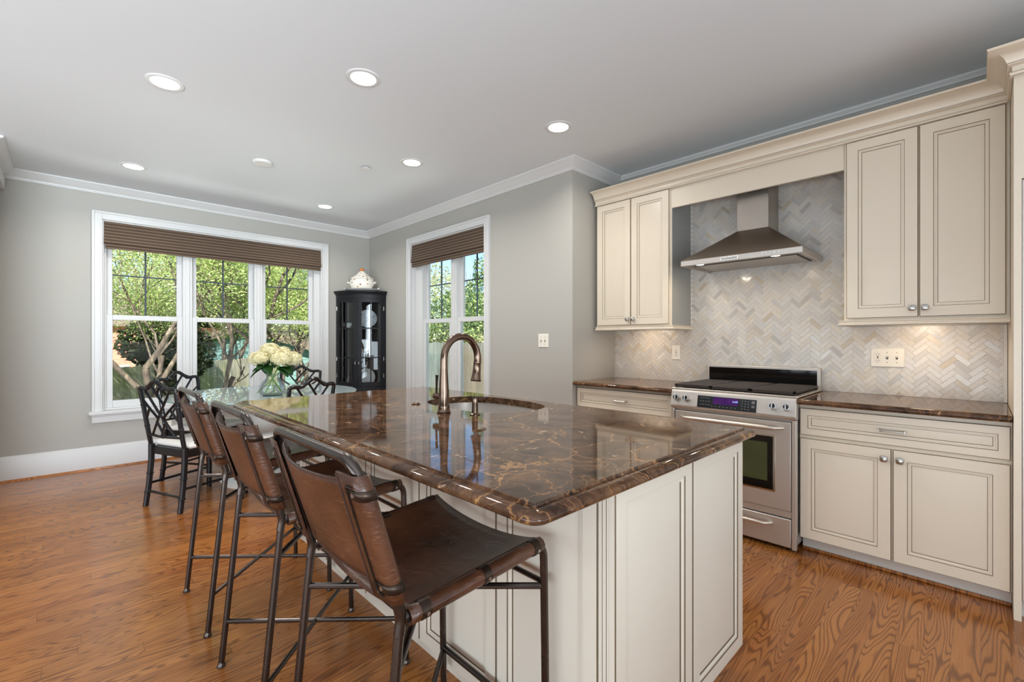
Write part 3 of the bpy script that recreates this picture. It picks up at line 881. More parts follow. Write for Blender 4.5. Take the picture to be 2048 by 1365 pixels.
MB().box(XK-.03, XK-.0092, -.0998, -.086, .9005, 1.324).build('edge_strip', M['trim'], root, bevel=.002)

# ------------------------------------------------------------------ range hood
root = thing('range_hood', 'stainless steel chimney range hood above the range', 'range hood', (XK, 1.12, 1.767))
x0, x1, y0, y1, zb, zt = 3.14, XK-.009, .742, 1.497, 1.767, 1.803
m = MB(); m.box(x0, x0+.012, y0, y1, zb, zt); m.box(x0+.012, x1, y0, y0+.012, zb, zt); m.box(x0+.012, x1, y1-.012, y1, zb, zt)
m.build('rim', M['steel'], root, bevel=.0015)
m = MB(); m.box(x0+.012, x1, y0+.012, y1-.012, zb+.010, zb+.014); m.build('underside', M['hood'], root, smooth=False)
m = MB(); m.box(x0+.115, x1-.06, y0+.06, y1-.06, zb+.005, zb+.0098); m.build('grease_filter', M['hood'], root, smooth=False)
m = MB()
for (a, bq, c, d) in ((x0+.105, x0+.113, y0+.05, y1-.05), (x0+.113, x1-.058, y0+.05, y0+.058), (x0+.113, x1-.058, y1-.058, y1-.05)):
    m.box(a, bq, c, d, zb+.006, zb+.0097)
m.build('filter_slot', M['slot'], root, smooth=False)
cx0, cx1, cy0, cy1, cz = 3.415, x1, 1.008, 1.212, 2.015
m = MB()
m.rings([[(x0, y0, zt), (x1, y0, zt), (x1, y1, zt), (x0, y1, zt)], [(x0+.004, y0+.004, zt+.004), (x1, y0+.004, zt+.004), (x1, y1-.004, zt+.004), (x0+.004, y1-.004, zt+.004)], [(cx0, cy0, cz), (cx1, cy0, cz), (cx1, cy1, cz), (cx0, cy1, cz)]])
m.build('canopy', M['hood'], root, smooth=False)
MB().box(cx0, cx1, cy0, cy1, cz, 2.415).build('chimney', M['hood'], root, bevel=.002)
bd = MB(); bd.box(x0-.003, x0, 1.105, 1.222, zb+.005, zt-.004); bd = bd.build('badge', M['white_ceramic'], root, bevel=.001)
text_mesh('badge_lettering', 'KitchenAid', .021, M['slot'], bd, (x0-.0034, 1.1635, (zb+zt)/2), (0, -1, 0), (0, 0, 1), (-1, 0, 0))
for k in range(5):
    MB().disc((x0, .962 - .0235*k, zb+.021), (-1, 0, 0), .0052, .003, 14).build('button', M['knob'], root)
for yy in (1.385, .905):
    MB().disc((x0+.062, yy, zb+.0098), (0, 0, -1), .026, .004, 20).build('lamp_lens', M['hoodlens'], root)
    l = lamp('hood_spot', 'AREA', Vector((x0+.062, yy, zb)) - root.location, 1.2, (1, .86, .68), size=.05); l.parent = root

# warm strips under the wall cabinets
for yc, w in ((1.99, .6), (.235, .6)):
    lamp('under_cabinet_strip', 'AREA', (XU+.17, yc, 1.348), 2.0, (1, .80, .58), aim=(.25, 0, -1), size=.1, size_y=w)

# ------------------------------------------------------------------ range
root = thing('gas_range', 'stainless steel slide-in gas range with black glass backguard', 'range', (3.0, 1.122, 0))
RY0, RY1 = .748, 1.500; RX = 3.022
MB().box(RX+.02, 3.60, RY0, RY1, .035, .885).build('body', M['steel'], root, bevel=.003)
m = MB()
for (x, y) in ((RX+.06, RY0+.03), (RX+.06, RY1-.03), (3.55, RY0+.03), (3.55, RY1-.03)): m.disc((x, y, 0), (0, 0, 1), .018, .04, 14)
m.build('feet', M['slot'], root)
m = MB()
pp = [(RX+.02, .775), (RX-.012, .775), (RX-.020, .785), (RX-.022, .80), (RX-.004, .885), (RX+.002, .897), (RX+.012, .902), (RX+.05, .902), (RX+.05, .775)]
m.prism([(x, RY0-.006, z) for x, z in pp], (0, RY1-RY0+.012, 0))
cpn = m.build('control_panel', M['steel'], root, bevel=.003)
pu = Vector((0, -1, 0)); pv = Vector((.018, 0, .085)).normalized(); pn = Vector((-.085, 0, .018)).normalized()
def on_panel(y, f): return Vector((RX-.022, y, .80)) + Vector((.018, 0, .085))*f
m = MB(); m.obox(on_panel(1.318, -.04) , pu, pv, pn, .364, .078, .002)
dp = m.build('display_panel', M['blackglass'], root, bevel=.001)
m = MB(); m.obox(on_panel(1.215, .30) + pn*.002, pu, pv, pn, .155, .044, .0008); m.build('screen', M['display'], dp, smooth=False)
m = MB()
for k, hh in enumerate((.010, .007, .010, .012)): m.obox(on_panel(1.093 - .008*k, .52) + pn*.003, pu, pv, pn, .005, hh, .0006)
m.build('clock_digits', M['digits'], dp, smooth=False)
m = MB()
for r_i in range(3):
    for c_i in range(4): m.obox(on_panel(1.300 - .018*c_i, .18 + .25*r_i) + pn*.002, pu, pv, pn, .010, .004, .0006)
for r_i in range(4):
    for c_i in range(3): m.obox(on_panel(1.040 - .018*c_i, .10 + .19*r_i) + pn*.002, pu, pv, pn, .007, .005, .0006)
for c_i in range(7): m.obox(on_panel(1.225 - .024*c_i, .10) + pn*.002, pu, pv, pn, .009, .004, .0006)
m.obox(on_panel(.982, .28) + pn*.002, pu, pv, pn, .018, .013, .0008); m.obox(on_panel(.982, .55) + pn*.002, pu, pv, pn, .018, .018, .0008)
m.build('touch_keys', simple('grey_key_print', srgb(120, 118, 116), .4), dp, smooth=False)
for yy in (1.462, 1.395, .862, .790):
    c = on_panel(yy, .55)
    kb = MB(); kb.disc(c, pn, .0235, .012, 24, .022); kb.disc(c + pn*.012, pn, .0215, .014, 24, .019)
    kb = kb.build('burner_knob', M['knob'], root, sharp=40)
    m = MB(); m.disc(c + pn*.0262, pn, .0155, .0006, 20); m.build('knob_face', M['blackglass'], kb)
    m = MB(); m.obox(c + pn*.026 - pu*.0045 - pv*.0185, pu, pv, pn, .009, .037, .012); m.build('grip', M['knob'], kb, bevel=.003)
# oven door
DX = RX - .008
m = MB(); m.box(DX, RX+.018, RY0+.022, RY1-.022, .238, .758); od = m.build('oven_door', M['steel'], root, bevel=.004)
m = MB(); m.box(DX-.002, DX, .853, 1.391, .335, .674); wf = m.build('window_frame', M['knob'], od, bevel=.001)
m = MB(); m.box(DX-.004, DX-.002, .864, 1.380, .346, .663); wg = m.build('window_glass', M['blackglass'], od, smooth=False)
m = MB(); m.box(DX-.0046, DX-.004, .895, 1.349, .395, .625); m.build('window_view', M['ovenglass'], od, smooth=False)  # olive sheet over the middle of the black window glass
def handle(parent, z, ya, yb, out, r, bow=0):
    pts = []
    for k in range(17):
        t_ = k/16; y = ya + (yb-ya)*t_
        e = min(t_, 1-t_)
        pts.append((DX - out*min(1, (e/.04)**.5 if e < .04 else 1) - bow*4*t_*(1-t_), y, z))
    rr = [r*(.75 + .25*min(1, min(k, 16-k)/3)) for k in range(17)]
    MB().tube(pts, rr, 12).build('handle', M['handle'], parent)
handle(od, .722, .812, 1.432, .045, .0135, .006)
m = MB(); m.box(RX+.002, RX+.02, RY0+.022, RY1-.022, .195, .236); m.build('trim_bar', M['steel'], root, bevel=.004)
m = MB(); m.box(DX, RX+.018, RY0+.022, RY1-.022, .025, .190); dw = m.build('warming_drawer', M['steel'], root, bevel=.004)
handle(dw, .148, .872, 1.372, .04, .0125, .008)
for ya, yb in ((RY0-.006, RY0+.018), (RY1-.018, RY1+.006)):
    m = MB(); m.box(RX-.012, RX+.02, ya, yb, .02, .772); m.build('side_trim', M['steel'], root, bevel=.003)
# cooktop
m = MB(); m.box(RX+.012, 3.60, RY0-.012, RY1+.012, .902, .912); m.build('cooktop', M['steel'], root, bevel=.003)
m = MB(); m.box(RX+.03, 3.585, RY0+.015, RY1-.015, .9121, .914); m.build('cooktop_well', M['blackglass'], root, smooth=False)
for (a, bq) in ((RY0+.008, 1.000), (1.004, 1.244), (1.248, RY1-.008)):
    m = MB(); xa, xb = RX+.018, 3.575
    m.box(xa, xa+.024, a, bq, .918, .938); m.box(xb-.018, xb, a, bq, .92, .938)
    m.box(xa, xb, a, a+.012, .922, .938); m.box(xa, xb, bq-.012, bq, .922, .938)
    k = 14
    for i in range(k):
        xx = xa + .04 + (xb-xa-.07)*i/(k-1)
        m.box(xx, xx+.011, a+.012, bq-.012, .926, .940)
    for q in (xa+.01, xb-.02):
        m.box(q, q+.012, a, a+.012, .912, .922); m.box(q, q+.012, bq-.012, bq, .912, .922)
    m.build('grate', M['grate'], root, bevel=.002)
for (xx, yy) in ((3.17, .87), (3.45, .87), (3.17, 1.37), (3.45, 1.37), (3.31, 1.124)):
    m = MB(); m.disc((xx, yy, .914), (0, 0, 1), .045, .008, 24); m.build('burner', M['grate'], root)
# backguard
m = MB(); m.box(3.60, XK-.010, RY0-.002, RY1+.002, .90, 1.052); bgd = m.build('backguard', M['steel'], root, bevel=.004)
m = MB(); m.box(3.597, 3.60, RY0+.018, RY1-.018, .915, 1.034); m.build('black_glass', M['blackglass'], bgd, smooth=False)

# ------------------------------------------------------------------ island
root = thing('kitchen_island', 'large antique white panelled kitchen island in the middle of the room', 'kitchen island', (1.38, 1.68, 0))
IX0, IX1, IY0, IY1 = .975, 1.785, .64, 2.72
m = MB()
m.box(IX0, IX0+.02, IY0, IY1, .10, .8795); m.box(IX1-.02, IX1, IY0, IY1, .10, .8795)
m.box(IX0+.02, IX1-.02, IY0, IY0+.02, .10, .8795); m.box(IX0+.02, IX1-.02, IY1-.02, IY1, .10, .8795)
m.box(IX0+.02, IX1-.02, IY0+.02, IY1-.02, .10, .118)
m.build('carcass', M['island'], root, smooth=False)
m = MB(); m.box(IX0+.045, IX1-.045, IY0+.045, IY1-.045, 0, .0995); m.build('toe_kick', M['island'], root, smooth=False)
IM = [M['island'], M['glaze']]
# stool side: posts and five panels
m = MB(); m.box(.955, IX0, .6405, .670, .10, .8795)
for k in range(2):
    m.cur = 1; m.box(.9545, .955, .646 + .012*k, .6475 + .012*k, .10, .8795); m.cur = 0
m.build('corner_post', IM, root, smooth=False)
m = MB(); m.box(.955, IX0, 2.690, 2.7195, .10, .8795); m.build('corner_post', IM, root, smooth=False)
for ya, yb in ((.674, 1.051), (1.055, 1.486), (1.490, 1.921), (1.925, 2.356), (2.360, 2.686)):
    panel_front((IX0, yb, .10), (0, -1, 0), (-1, 0, 0), yb-ya, .776, fr=.046).build('side_panel', IM, root, sharp=20)
for xa, xb in ((.955, 1.379), (1.384, 1.806)):
    panel_front((xa, IY0, .10), (1, 0, 0), (0, -1, 0), xb-xa, .776, fr=.047).build('end_panel', IM, root, sharp=20)
    panel_front((xb, IY1, .10), (-1, 0, 0), (0, 1, 0), xb-xa, .776, fr=.047).build('end_panel', IM, root, sharp=20)
for k in range(4):
    ya = .66 + .51*k
    d = panel_front((IX1, ya, .10), (0, 1, 0), (1, 0, 0), .505, .776).build('door', IM, root, sharp=20)
    knob(d, (IX1+.02, ya + (.47 if k % 2 == 0 else .035), .80), (1, 0, 0))

def rrect(x0, x1, y0, y1, r, n=6):
    P = []
    for cx, cy, a0 in ((x1-r, y1-r, 0), (x0+r, y1-r, pi/2), (x0+r, y0+r, pi), (x1-r, y0+r, 1.5*pi)):
        for k in range(n+1):
            a = a0 + pi/2*k/n; P.append((cx + r*cos(a), cy + r*sin(a)))
    return P
SKC = (1.525, 1.775)
def sink_loop(off=0, n=56):
    P = []
    for k in range(n):
        a = 2*pi*k/n
        q = (abs(cos(a))**2.7 + abs(sin(a))**2.7)**(-1/2.7)
        P.append((SKC[0] + (.222+off)*q*cos(a), SKC[1] + (.332+off)*q*sin(a)))
    return P
m = MB()
TX0, TX1, TY0, TY1, TR = .620, 1.842, .575, 2.787, .04
prof = [(.038, .914), (.0372, .9132), (.0368, .9085), (.034, .9070), (.028, .9075), (.018, .9066), (.008, .9035), (.002, .8985), (0, .8935), (.001, .888), (.005, .8835), (.012, .8808), (.020, .880), (.023, .8798)]
def tl(i): return rrect(TX0+i, TX1-i, TY0+i, TY1-i, max(TR-i, .004))
R = [[(x, y, z) for x, y in tl(i)] for i, z in prof]
m.rings(R, True, False, False)
me = bpy.data.meshes.new('tmp'); bm = bmesh.new()
def addloop(pts, z):
    vs = [bm.verts.new((x, y, z)) for x, y in pts]
    return [bm.edges.new((vs[i], vs[(i+1) % len(vs)])) for i in range(len(vs))]
for z, outer in ((.914, tl(.038)), (.8798, tl(.023))):
    e = addloop(outer, z) + addloop(sink_loop(), z)
    bmesh.ops.triangle_fill(bm, use_beauty=True, use_dissolve=False, edges=e)
bm.verts.index_update()
b0 = len(m.v)
for v in bm.verts: m.v.append(v.co.copy())
for f in bm.faces: m.face([b0 + v.index for v in f.verts])
bm.free()
m.rings([[(x, y, .914) for x, y in sink_loop()], [(x, y, .8798) for x, y in sink_loop()]], True, False, False)
o = m.build('island_countertop', M['marble'], sharp=50)
tag(o, 'long brown veined marble countertop on the island with a sink cut into it', 'countertop')

# sink bowl
root = thing('undermount_sink', 'stainless steel sink bowl set under the island marble', 'sink', (SKC[0], SKC[1], .66))
R = [[(x, y, .8785) for x, y in sink_loop(.02)], [(x, y, .8785) for x, y in sink_loop(.006)], [(x, y, .865) for x, y in sink_loop(.004)], [(x, y, .70) for x, y in sink_loop(-.012)], [(x, y, .675) for x, y in sink_loop(-.03)], [(x, y, .668) for x, y in sink_loop(-.07)], [(x, y, .664) for x, y in sink_loop(-.17)]]
MB().rings(R, True, False, True).build('bowl', M['steel'], root, sharp=60, solid=.0015, fix=False)
m = MB(); m.lathe([(.045, .6662), (.04, .669), (.03, .667), (.001, .6655)], (SKC[0], SKC[1], 0), 24, False, True); m.build('drain', M['knob'], root)

# faucet
fx, fy, fz = 1.204, 1.675, .914
root = thing('kitchen_faucet', 'tall bronze gooseneck faucet beside the island sink', 'faucet', (fx, fy, fz))
m = MB()
m.lathe([(.030, fz), (.031, fz+.006), (.027, fz+.012), (.025, fz+.020), (.0262, fz+.026), (.0235, fz+.034), (.0225, fz+.09), (.0195, fz+.15), (.0175, fz+.19), (.0172, fz+.198)], (fx, fy, 0), 28)
m.build('body', M['faucet'], root)
pts = [(fx, fy, fz+.195)]
rz = fz + .238; rr = .098
for k in range(0, 23):
    a = pi - pi*1.06*k/22
    pts.append((fx + rr + rr*cos(a), fy, rz + rr*sin(a)*1.06))
m = MB(); m.tube(pts, [.0165]*(len(pts)-6) + [.0168, .0172, .0174, .0176, .0178, .018], 16)
m.build('spout', M['faucet'], root)
ex, ez = pts[-1][0], pts[-1][2]; dx_ = pts[-1][0]-pts[-2][0]; dz_ = pts[-1][2]-pts[-2][2]; q = sqrt(dx_**2+dz_**2); dx_, dz_ = dx_/q, dz_/q
m = MB(); m.tube([(ex + dx_*s, fy, ez + dz_*s) for s in (0, .004, .006, .05, .078, .084, .09)], [.0185, .0185, .0175, .020, .0235, .026, .0245], 18)
m.build('spray_head', M['faucet'], root)
m = MB(); m.tube([(fx, fy+.018, fz+.070), (fx, fy+.060, fz+.070)], .0155, 16); m.ball((fx, fy+.066, fz+.070), .015, 14, 8, 1, .7, 1)
h = m.build('handle_hub', M['faucet'], root)
MB().tube([(fx, fy+.058, fz+.080), (fx-.002, fy+.054, fz+.12), (fx-.004, fy+.049, fz+.158), (fx-.004, fy+.048, fz+.166)], [.005, .0052, .006, .0085], 10).build('lever', M['iron'], h)

sx_, sy_ = 1.268, 1.535
root = thing('soap_dispenser', 'short bronze soap dispenser pump right of the faucet', 'soap dispenser', (sx_, sy_, fz))
m = MB(); m.lathe([(.024, fz), (.024, fz+.004), (.014, fz+.008), (.0128, fz+.05), (.0132, fz+.068), (.012, fz+.074)], (sx_, sy_, 0), 22); m.build('body', M['faucet'], root)
m = MB(); m.tube([(sx_-.004, sy_, fz+.072), (sx_+.03, sy_-.004, fz+.073), (sx_+.055, sy_-.008, fz+.068)], [.009, .006, .0045], 12); m.build('spout', M['faucet'], root)
m = MB(); m.lathe([(.0215, fz), (.022, fz+.004), (.016, fz+.008), (.013, fz+.0085), (.011, fz+.007), (.001, fz+.007)], (1.262, 1.995, 0), 24, True, True)
tag(m.build('air_switch_button', M['faucet']), 'small round bronze button on the marble left of the faucet', 'button')

# ------------------------------------------------------------------ bar stools
def make_stool():
    root = empty('bar_stool')
    hw = .236; r = .0108
    def back_x(z): return -.186 - .092*(z-.68)/.305      # leaning uprights above the bend
    for s in (1, -1):
        y = s*hw
        m = MB(); m.tube([(-.255, y, .004), (-.2215, y, .34), (-.192, y, .64)], r, 10)
        leg = m.build('leg', M['bronze'], root)
        MB().lathe([(.0145, 0), (.0155, .004), (.012, .009), (.010, .02)], (-.255, y, 0), 14).build('foot_pad', M['bronze'], leg)
        m = MB(); m.tube(fillet([(.258, y, .004), (.252, y, .40), (.246, y, .694), (.14, y, .688)], .045, 8), r, 10)
        leg = m.build('leg', M['bronze'], root)
        MB().lathe([(.0145, 0), (.0155, .004), (.012, .009), (.010, .02)], (.258, y, 0), 14).build('foot_pad', M['bronze'], leg)
        MB().tube([(.142, y, .6882), (-.188, y, .668)], r, 10).build('seat_rail', M['bronze'], root)
    top = 1.006
    pts = [(-.192, hw, .64), (-.187, hw, .672), (back_x(.73), hw, .73), (back_x(top), hw-.004, top), (back_x(top), -hw+.004, top), (back_x(.73), -hw, .73), (-.187, -hw, .672), (-.192, -hw, .64)]
    m = MB(); m.tube(fillet(pts, .055, 8), r*1.08, 12); m.build('back_frame', M['bronze'], root)
    for s in (1, -1):
        MB().tube([(-.2395, s*hw, .165), (.2555, -s*hw, .172)], .0085, 10).build('brace', M['bronze'], root)
        MB().tube([(-.1985, s*hw, .560), (.249, -s*hw, .574)], .0085, 10).build('brace', M['bronze'], root)
    MB().tube([(.2555, -hw, .178), (.2555, hw, .178)], .0095, 10).build('footrest', M['bronze'], root)
    MB().tube([(.2505, -hw, .582), (.2505, hw, .582)], .0075, 10).build('stretcher', M['bronze'], root)
    # leather seat, slung between the two rails and wrapped round them
    n = 24; L = 14; R = []
    wr = .0168
    for i in range(L+1):
        t_ = i/L; x = -.172 + (.232+.172)*t_
        zr = .6865 + (x-.14)*.0606 if x < .14 else .688 + (x-.14)*.05
        sag = .034 + .014*(1 - abs(2*t_-1)**2)
        ring = []
        for k in range(7):
            a = radians(-50) - radians(220)*k/6          # underside, outside, over the top
            a2 = radians(-50 - 0) - 0
            ang = radians(-40 - 40*0) - radians(230)*k/6
            ring.append((x, -hw + wr*cos(ang), zr + wr*sin(ang)))
        for k in range(1, n):
            u_ = k/n; yy = -hw + 2*hw*u_
            d = 1 - (2*u_-1)**2
            ring.append((x, yy, zr + wr - sag*(d**.8)))
        for k in range(7):
            ang = radians(90) - radians(230)*k/6
            ring.append((x, hw + wr*cos(ang), zr + wr*sin(ang)))
        R.append(ring)
    m = MB(); m.rings(R, False, False, False)
    seat = m.build('seat', M['leather'], root, sharp=60, solid=.0042)
    for s in (1, -1):
        for xc in (-.135, .035, .205):
            zr = .6865 + (xc-.14)*.0606 if xc < .14 else .688 + (xc-.14)*.05
            MB().tube([(xc-.011, s*hw, zr-.0008), (xc+.011, s*hw, zr+.0008)], .0205, 16).build('clip', M['iron'], seat)
            MB().disc((xc, s*(hw+.0198), zr-.002), (0, s, 0), .0042, .003, 10).build('rivet', M['nickel'], seat)
        m = MB(); m.tube([(-.16, s*(hw-.012), .668+.0178), (.222, s*(hw-.012), .6905+.0178)], .0014, 6); m.build('seam', M['stitch'], seat)
    # leather back: sling in front of the uprights, flaps folded behind them
    L = 12; R = []; z0, z1 = .722, .968
    for i in range(L+1):
        t_ = i/L; z = z0 + (z1-z0)*t_
        bx = back_x(z); ring = []
        dip = -.016*(t_**3) + .014*(1-t_)**3
        for k in range(n+1):
            u_ = k/n; yy = (-hw - .004) + 2*(hw+.004)*u_
            d = 1 - (2*u_-1)**2
            ring.append((bx + .0125 - .042*d**.85, yy, z + dip*d))
        R.append(ring)
    m = MB(); m.rings(R, False, False, False)
    back = m.build('backrest', M['leather'], root, sharp=60, solid=.0042)
    for s in (1, -1):
        R = []
        for i in range(7):
            t_ = i/6; z = (z0-.012) + (z1-z0+.026)*t_; bx = back_x(z); ring = []
            for k in range(9):
                ang = radians(75) - radians(165)*k/8
                ring.append((bx + .0168*sin(ang), s*(hw + .0168*cos(ang)), z))
            for q in (.012, .03, .046, .055):
                ring.append((bx - .0168 - .004*q/.055, s*(hw - q), z))
            R.append(ring)
        m = MB(); m.rings(R, False, False, False)
        fl = m.build('flap', M['leather'], back, sharp=60, solid=.0045)
        for zc in (z0+.022, z1-.026):
            bx = back_x(zc)
            m = MB()
            rr_ = []
            for zz in (zc-.010, zc+.010):
                bb = back_x(zz)
                rr_.append([(bb + .0205*sin(radians(80) - radians(170)*k/8), s*(hw + .0205*cos(radians(80) - radians(170)*k/8)), zz) for k in range(9)] + [(bb-.0208, s*(hw-.024), zz)])
            m.rings(rr_, False, False, False); m.build('clip', M['iron'], back, solid=.003)
            m = MB(); m.disc((bx-.020, s*(hw-.006), zc), (-1, 0, 0), .005, .004, 10); m.build('rivet', M['nickel'], back)
        za, zb = z0+.005, z1-.01
        m = MB(); m.tube(fillet([(back_x(za)-.023, s*(hw-.004), za), (back_x(za)-.023, s*(hw-.027), za), (back_x(zb)-.023, s*(hw-.027), zb), (back_x(zb)-.023, s*(hw-.002), zb)], .008, 4), .0022, 8)
        m.build('clip_wire', M['iron'], back)
        m = MB(); m.tube([(back_x(z0-.01)-.0236, s*(hw-.0535), z0-.01), (back_x(z1+.01)-.0236, s*(hw-.0535), z1+.01)], .0018, 6); m.build('flap_seam', M['stitch'], back)
    R2 = R
    for t_, nm in ((1, 'top_piping'), (0, 'bottom_piping')):
        z = z0 + (z1-z0)*t_; dip = -.016*(t_**3) + .014*(1-t_)**3; P = []
        for k in range(n+1):
            u_ = k/n; d = 1 - (2*u_-1)**2
            P.append((back_x(z) + .0125 - .042*d**.85, (-hw-.002) + 2*(hw+.002)*u_, z + dip*d))
        MB().tube(P, .0034, 8).build(nm, M['stitch'], back)
    return root
st0 = make_stool()
for i, (x, y, lab) in enumerate(((.672, 1.058, 'nearest brown leather sling bar stool at the front corner of the island'),
                                 (.670, 1.772, 'middle brown leather sling bar stool of the row of three along the island'),
                                 (.672, 2.490, 'farthest brown leather sling bar stool beside the black lattice dining chair'))):
    o = st0 if i == 0 else copy_tree(st0)
    o.location = (x, y, 0)
    tag(o, lab, 'bar stool', 'leather bar stools along the island')

# ------------------------------------------------------------------ dining chairs
def make_chair():
    root = empty('dining_chair')
    hw = .203; hf = .222; dp = .455
    def ring_nodes(m, pts, r):
        for p, d in pts:
            p = Vector(p); d = Vector(d).normalized()
            m.tube([p - d*.007, p - d*.003, p + d*.003, p + d*.007], [r, r*1.22, r*1.22, r], 10)
    def by(z): return -.005 - .062*max(0, (z-.46))/.42
    for s in (1, -1):
        m = MB(); m.tube([(s*hw*1.0, -.035, 0), (s*hw*.985, -.014, .16), (s*hw*.97, .0, .34), (s*hw*.97, .002, .46)], [.0185, .019, .020, .022], 10)
        ring_nodes(m, [((s*hw*.99, -.022, .10), (0, .1, 1)), ((s*hw*.98, -.008, .24), (0, .1, 1))], .020)
        m.build('leg', M['black'], root)
        m = MB(); m.tube([(s*hf, dp, 0), (s*hf, dp, .2), (s*hf*.99, dp-.004, .41)], [.017, .019, .021], 10)
        ring_nodes(m, [((s*hf, dp, .08), (0, 0, 1)), ((s*hf, dp, .27), (0, 0, 1))], .0195)
        m.build('leg', M['black'], root)
    # back frame with the serpentine top rail
    P = [(-hw*.97, .002, .44), (-hw*.975, by(.55), .55), (-hw*1.0, by(.70), .70), (-hw*1.03, by(.86), .86), (-hw*1.0, by(.885)-.002, .884), (-hw*.88, by(.89)-.004, .891), (-.115, by(.89)-.006, .889), (-.065, by(.91)-.008, .913), (-.03, by(.94)-.008, .937), (0, by(.945)-.008, .944)]
    P = P + [(-x, y, z) for x, y, z in reversed(P[:-1])]
    Q = [Vector(p) for p in P]; S = []
    for i in range(len(Q)-1):
        p0 = Q[max(i-1, 0)]; p1 = Q[i]; p2 = Q[i+1]; p3 = Q[min(i+2, len(Q)-1)]
        for k in range(4):
            t_ = k/4
            S.append(.5*((2*p1) + (p2-p0)*t_ + (2*p0-5*p1+4*p2-p3)*t_*t_ + (-p0+3*p1-3*p2+p3)*t_**3))
    S.append(Q[-1])
    m = MB(); m.tube(S, .0155, 10)
    ring_nodes(m, [((s*hw*.985, by(.60), .60), (0, -.1, 1)) for s in (1, -1)] + [((s*hw*1.01, by(.76), .76), (0, -.1, 1)) for s in (1, -1)] + [((s*.10, by(.895)-.007, .894), (1, 0, .25*s*-1)) for s in (1, -1)], .0155)
    m.build('back_frame', M['black'], root)
    zb, zt = .535, .885
    m = MB(); m.tube([(-hw*.97, by(zb), zb), (0, by(zb)-.016, zb-.004), (hw*.97, by(zb), zb)], .010, 8)
    ring_nodes(m, [((0, by(zb)-.014, zb-.004), (1, 0, 0))], .010)
    m.build('lower_rail', M['black'], root)
    def fp(u_, w): 
        z = zb + (zt-zb)*w; return (u_*hw*.97, by(z) - .012*(1-u_*u_), z)
    segs = [((-.8, 1.02), (.7, 0)), ((-.30, 1.10), (.32, .68)), ((.30, 1.10), (.0, .89)), ((-1, .75), (-.13, .38)), ((-.98, .33), (-.62, .58)), ((-.1, 0), (.25, .3))]
    m = MB()
    for a, c in segs:
        for s in (1, -1):
            if a == (-.30, 1.10) and s == -1: continue
            if a == (.30, 1.10) and s == -1: continue
            m.tube([fp(a[0]*s, a[1]), fp((a[0]+c[0])/2*s, (a[1]+c[1])/2), fp(c[0]*s, c[1])], .0088, 8)
    m.build('lattice', M['black'], root)
    # seat frame, cushion, stretchers
    m = MB()
    pr = [(-hw*.97, .0), (hw*.97, .0), (hf*.99, dp), (-hf*.99, dp)]
    m.rings([[(x, y, .385) for x, y in pr], [(x, y, .445) for x, y in pr]])
    m.build('apron', M['black'], root, bevel=.006)
    R = []
    for ins, z in ((.004, .446), (-.006, .456), (-.008, .470), (.006, .483), (.04, .492), (.10, .496)):
        R.append([(x - (ins if x > 0 else -ins), y + (ins if y < .2 else -ins) + (.03 if y < .2 else 0), z) for x, y in pr])
    m = MB(); m.rings(R)
    o = m.build('seat_cushion', M['seat'], root, sharp=80)
    md = o.modifiers.new('bevel', 'BEVEL'); md.width = .012; md.segments = 3
    for s in (1, -1):
        m = MB(); m.tube([(s*hw*.985, -.012, .165), (s*(hw+hf)/2, dp/2, .168), (s*hf, dp, .165)], .0095, 8)
        ring_nodes(m, [((s*(hw+hf)/2, dp/2, .168), (0, 1, 0))], .0095); m.build('stretcher', M['black'], root)
    m = MB(); m.tube([(-hw*.99, -.022, .11), (hw*.99, -.022, .11)], .0095, 8); ring_nodes(m, [((0, -.022, .11), (1, 0, 0))], .0095); m.build('stretcher', M['black'], root)
    m = MB(); m.tube([(-hf, dp, .25), (hf, dp, .25)], .0095, 8); ring_nodes(m, [((0, dp, .25), (1, 0, 0))], .0095); m.build('stretcher', M['black'], root)
    return root
ch0 = make_chair()
for i, (x, y, fx_, fy_, lab) in enumerate(((.525, 4.187, .92, .385, 'black bamboo lattice dining chair with white seat in front, left of the farthest bar stool'),
                                           (.772, 5.135, .60, -.80, 'black bamboo lattice dining chair behind the table below the wide window'),
                                           (1.87, 5.37, -.55, -.835, 'black bamboo lattice dining chair behind the vase of flowers near the corner cabinet'),
                                           (1.335, 3.675, -.35, .937, 'black bamboo lattice dining chair with only its curved top showing above the island'))):
    o = ch0 if i == 0 else copy_tree(ch0)
    o.location = (x, y, 0); o.rotation_euler = (0, 0, math.atan2(-fx_, fy_))
    tag(o, lab, 'dining chair', 'black lattice dining chairs')

# ------------------------------------------------------------------ glass table
TC = (1.30, 4.53)
root = thing('dining_table', 'round glass topped dining table on a white pedestal', 'table', (TC[0], TC[1], 0))
m = MB(); m.lathe([(.765, .757), (.7675, .760), (.7675, .765), (.765, .768)], (TC[0], TC[1], 0), 96)
m.build('table_top', M['tableglass'], root, sharp=20)
m = MB(); m.lathe([(.7678, .759), (.7684, .7625), (.7678, .766)], (TC[0], TC[1], 0), 96, False, False); m.build('glass_edge', M['glassedge'], root)
m = MB(); m.lathe([(.36, 0), (.37, .03), (.33, .06), (.2, .12), (.13, .22), (.11, .36), (.13, .52), (.2, .66), (.27, .735), (.28, .7565)], (TC[0], TC[1], 0), 48)
m.build('pedestal', M['white_ceramic'], root, sharp=50)

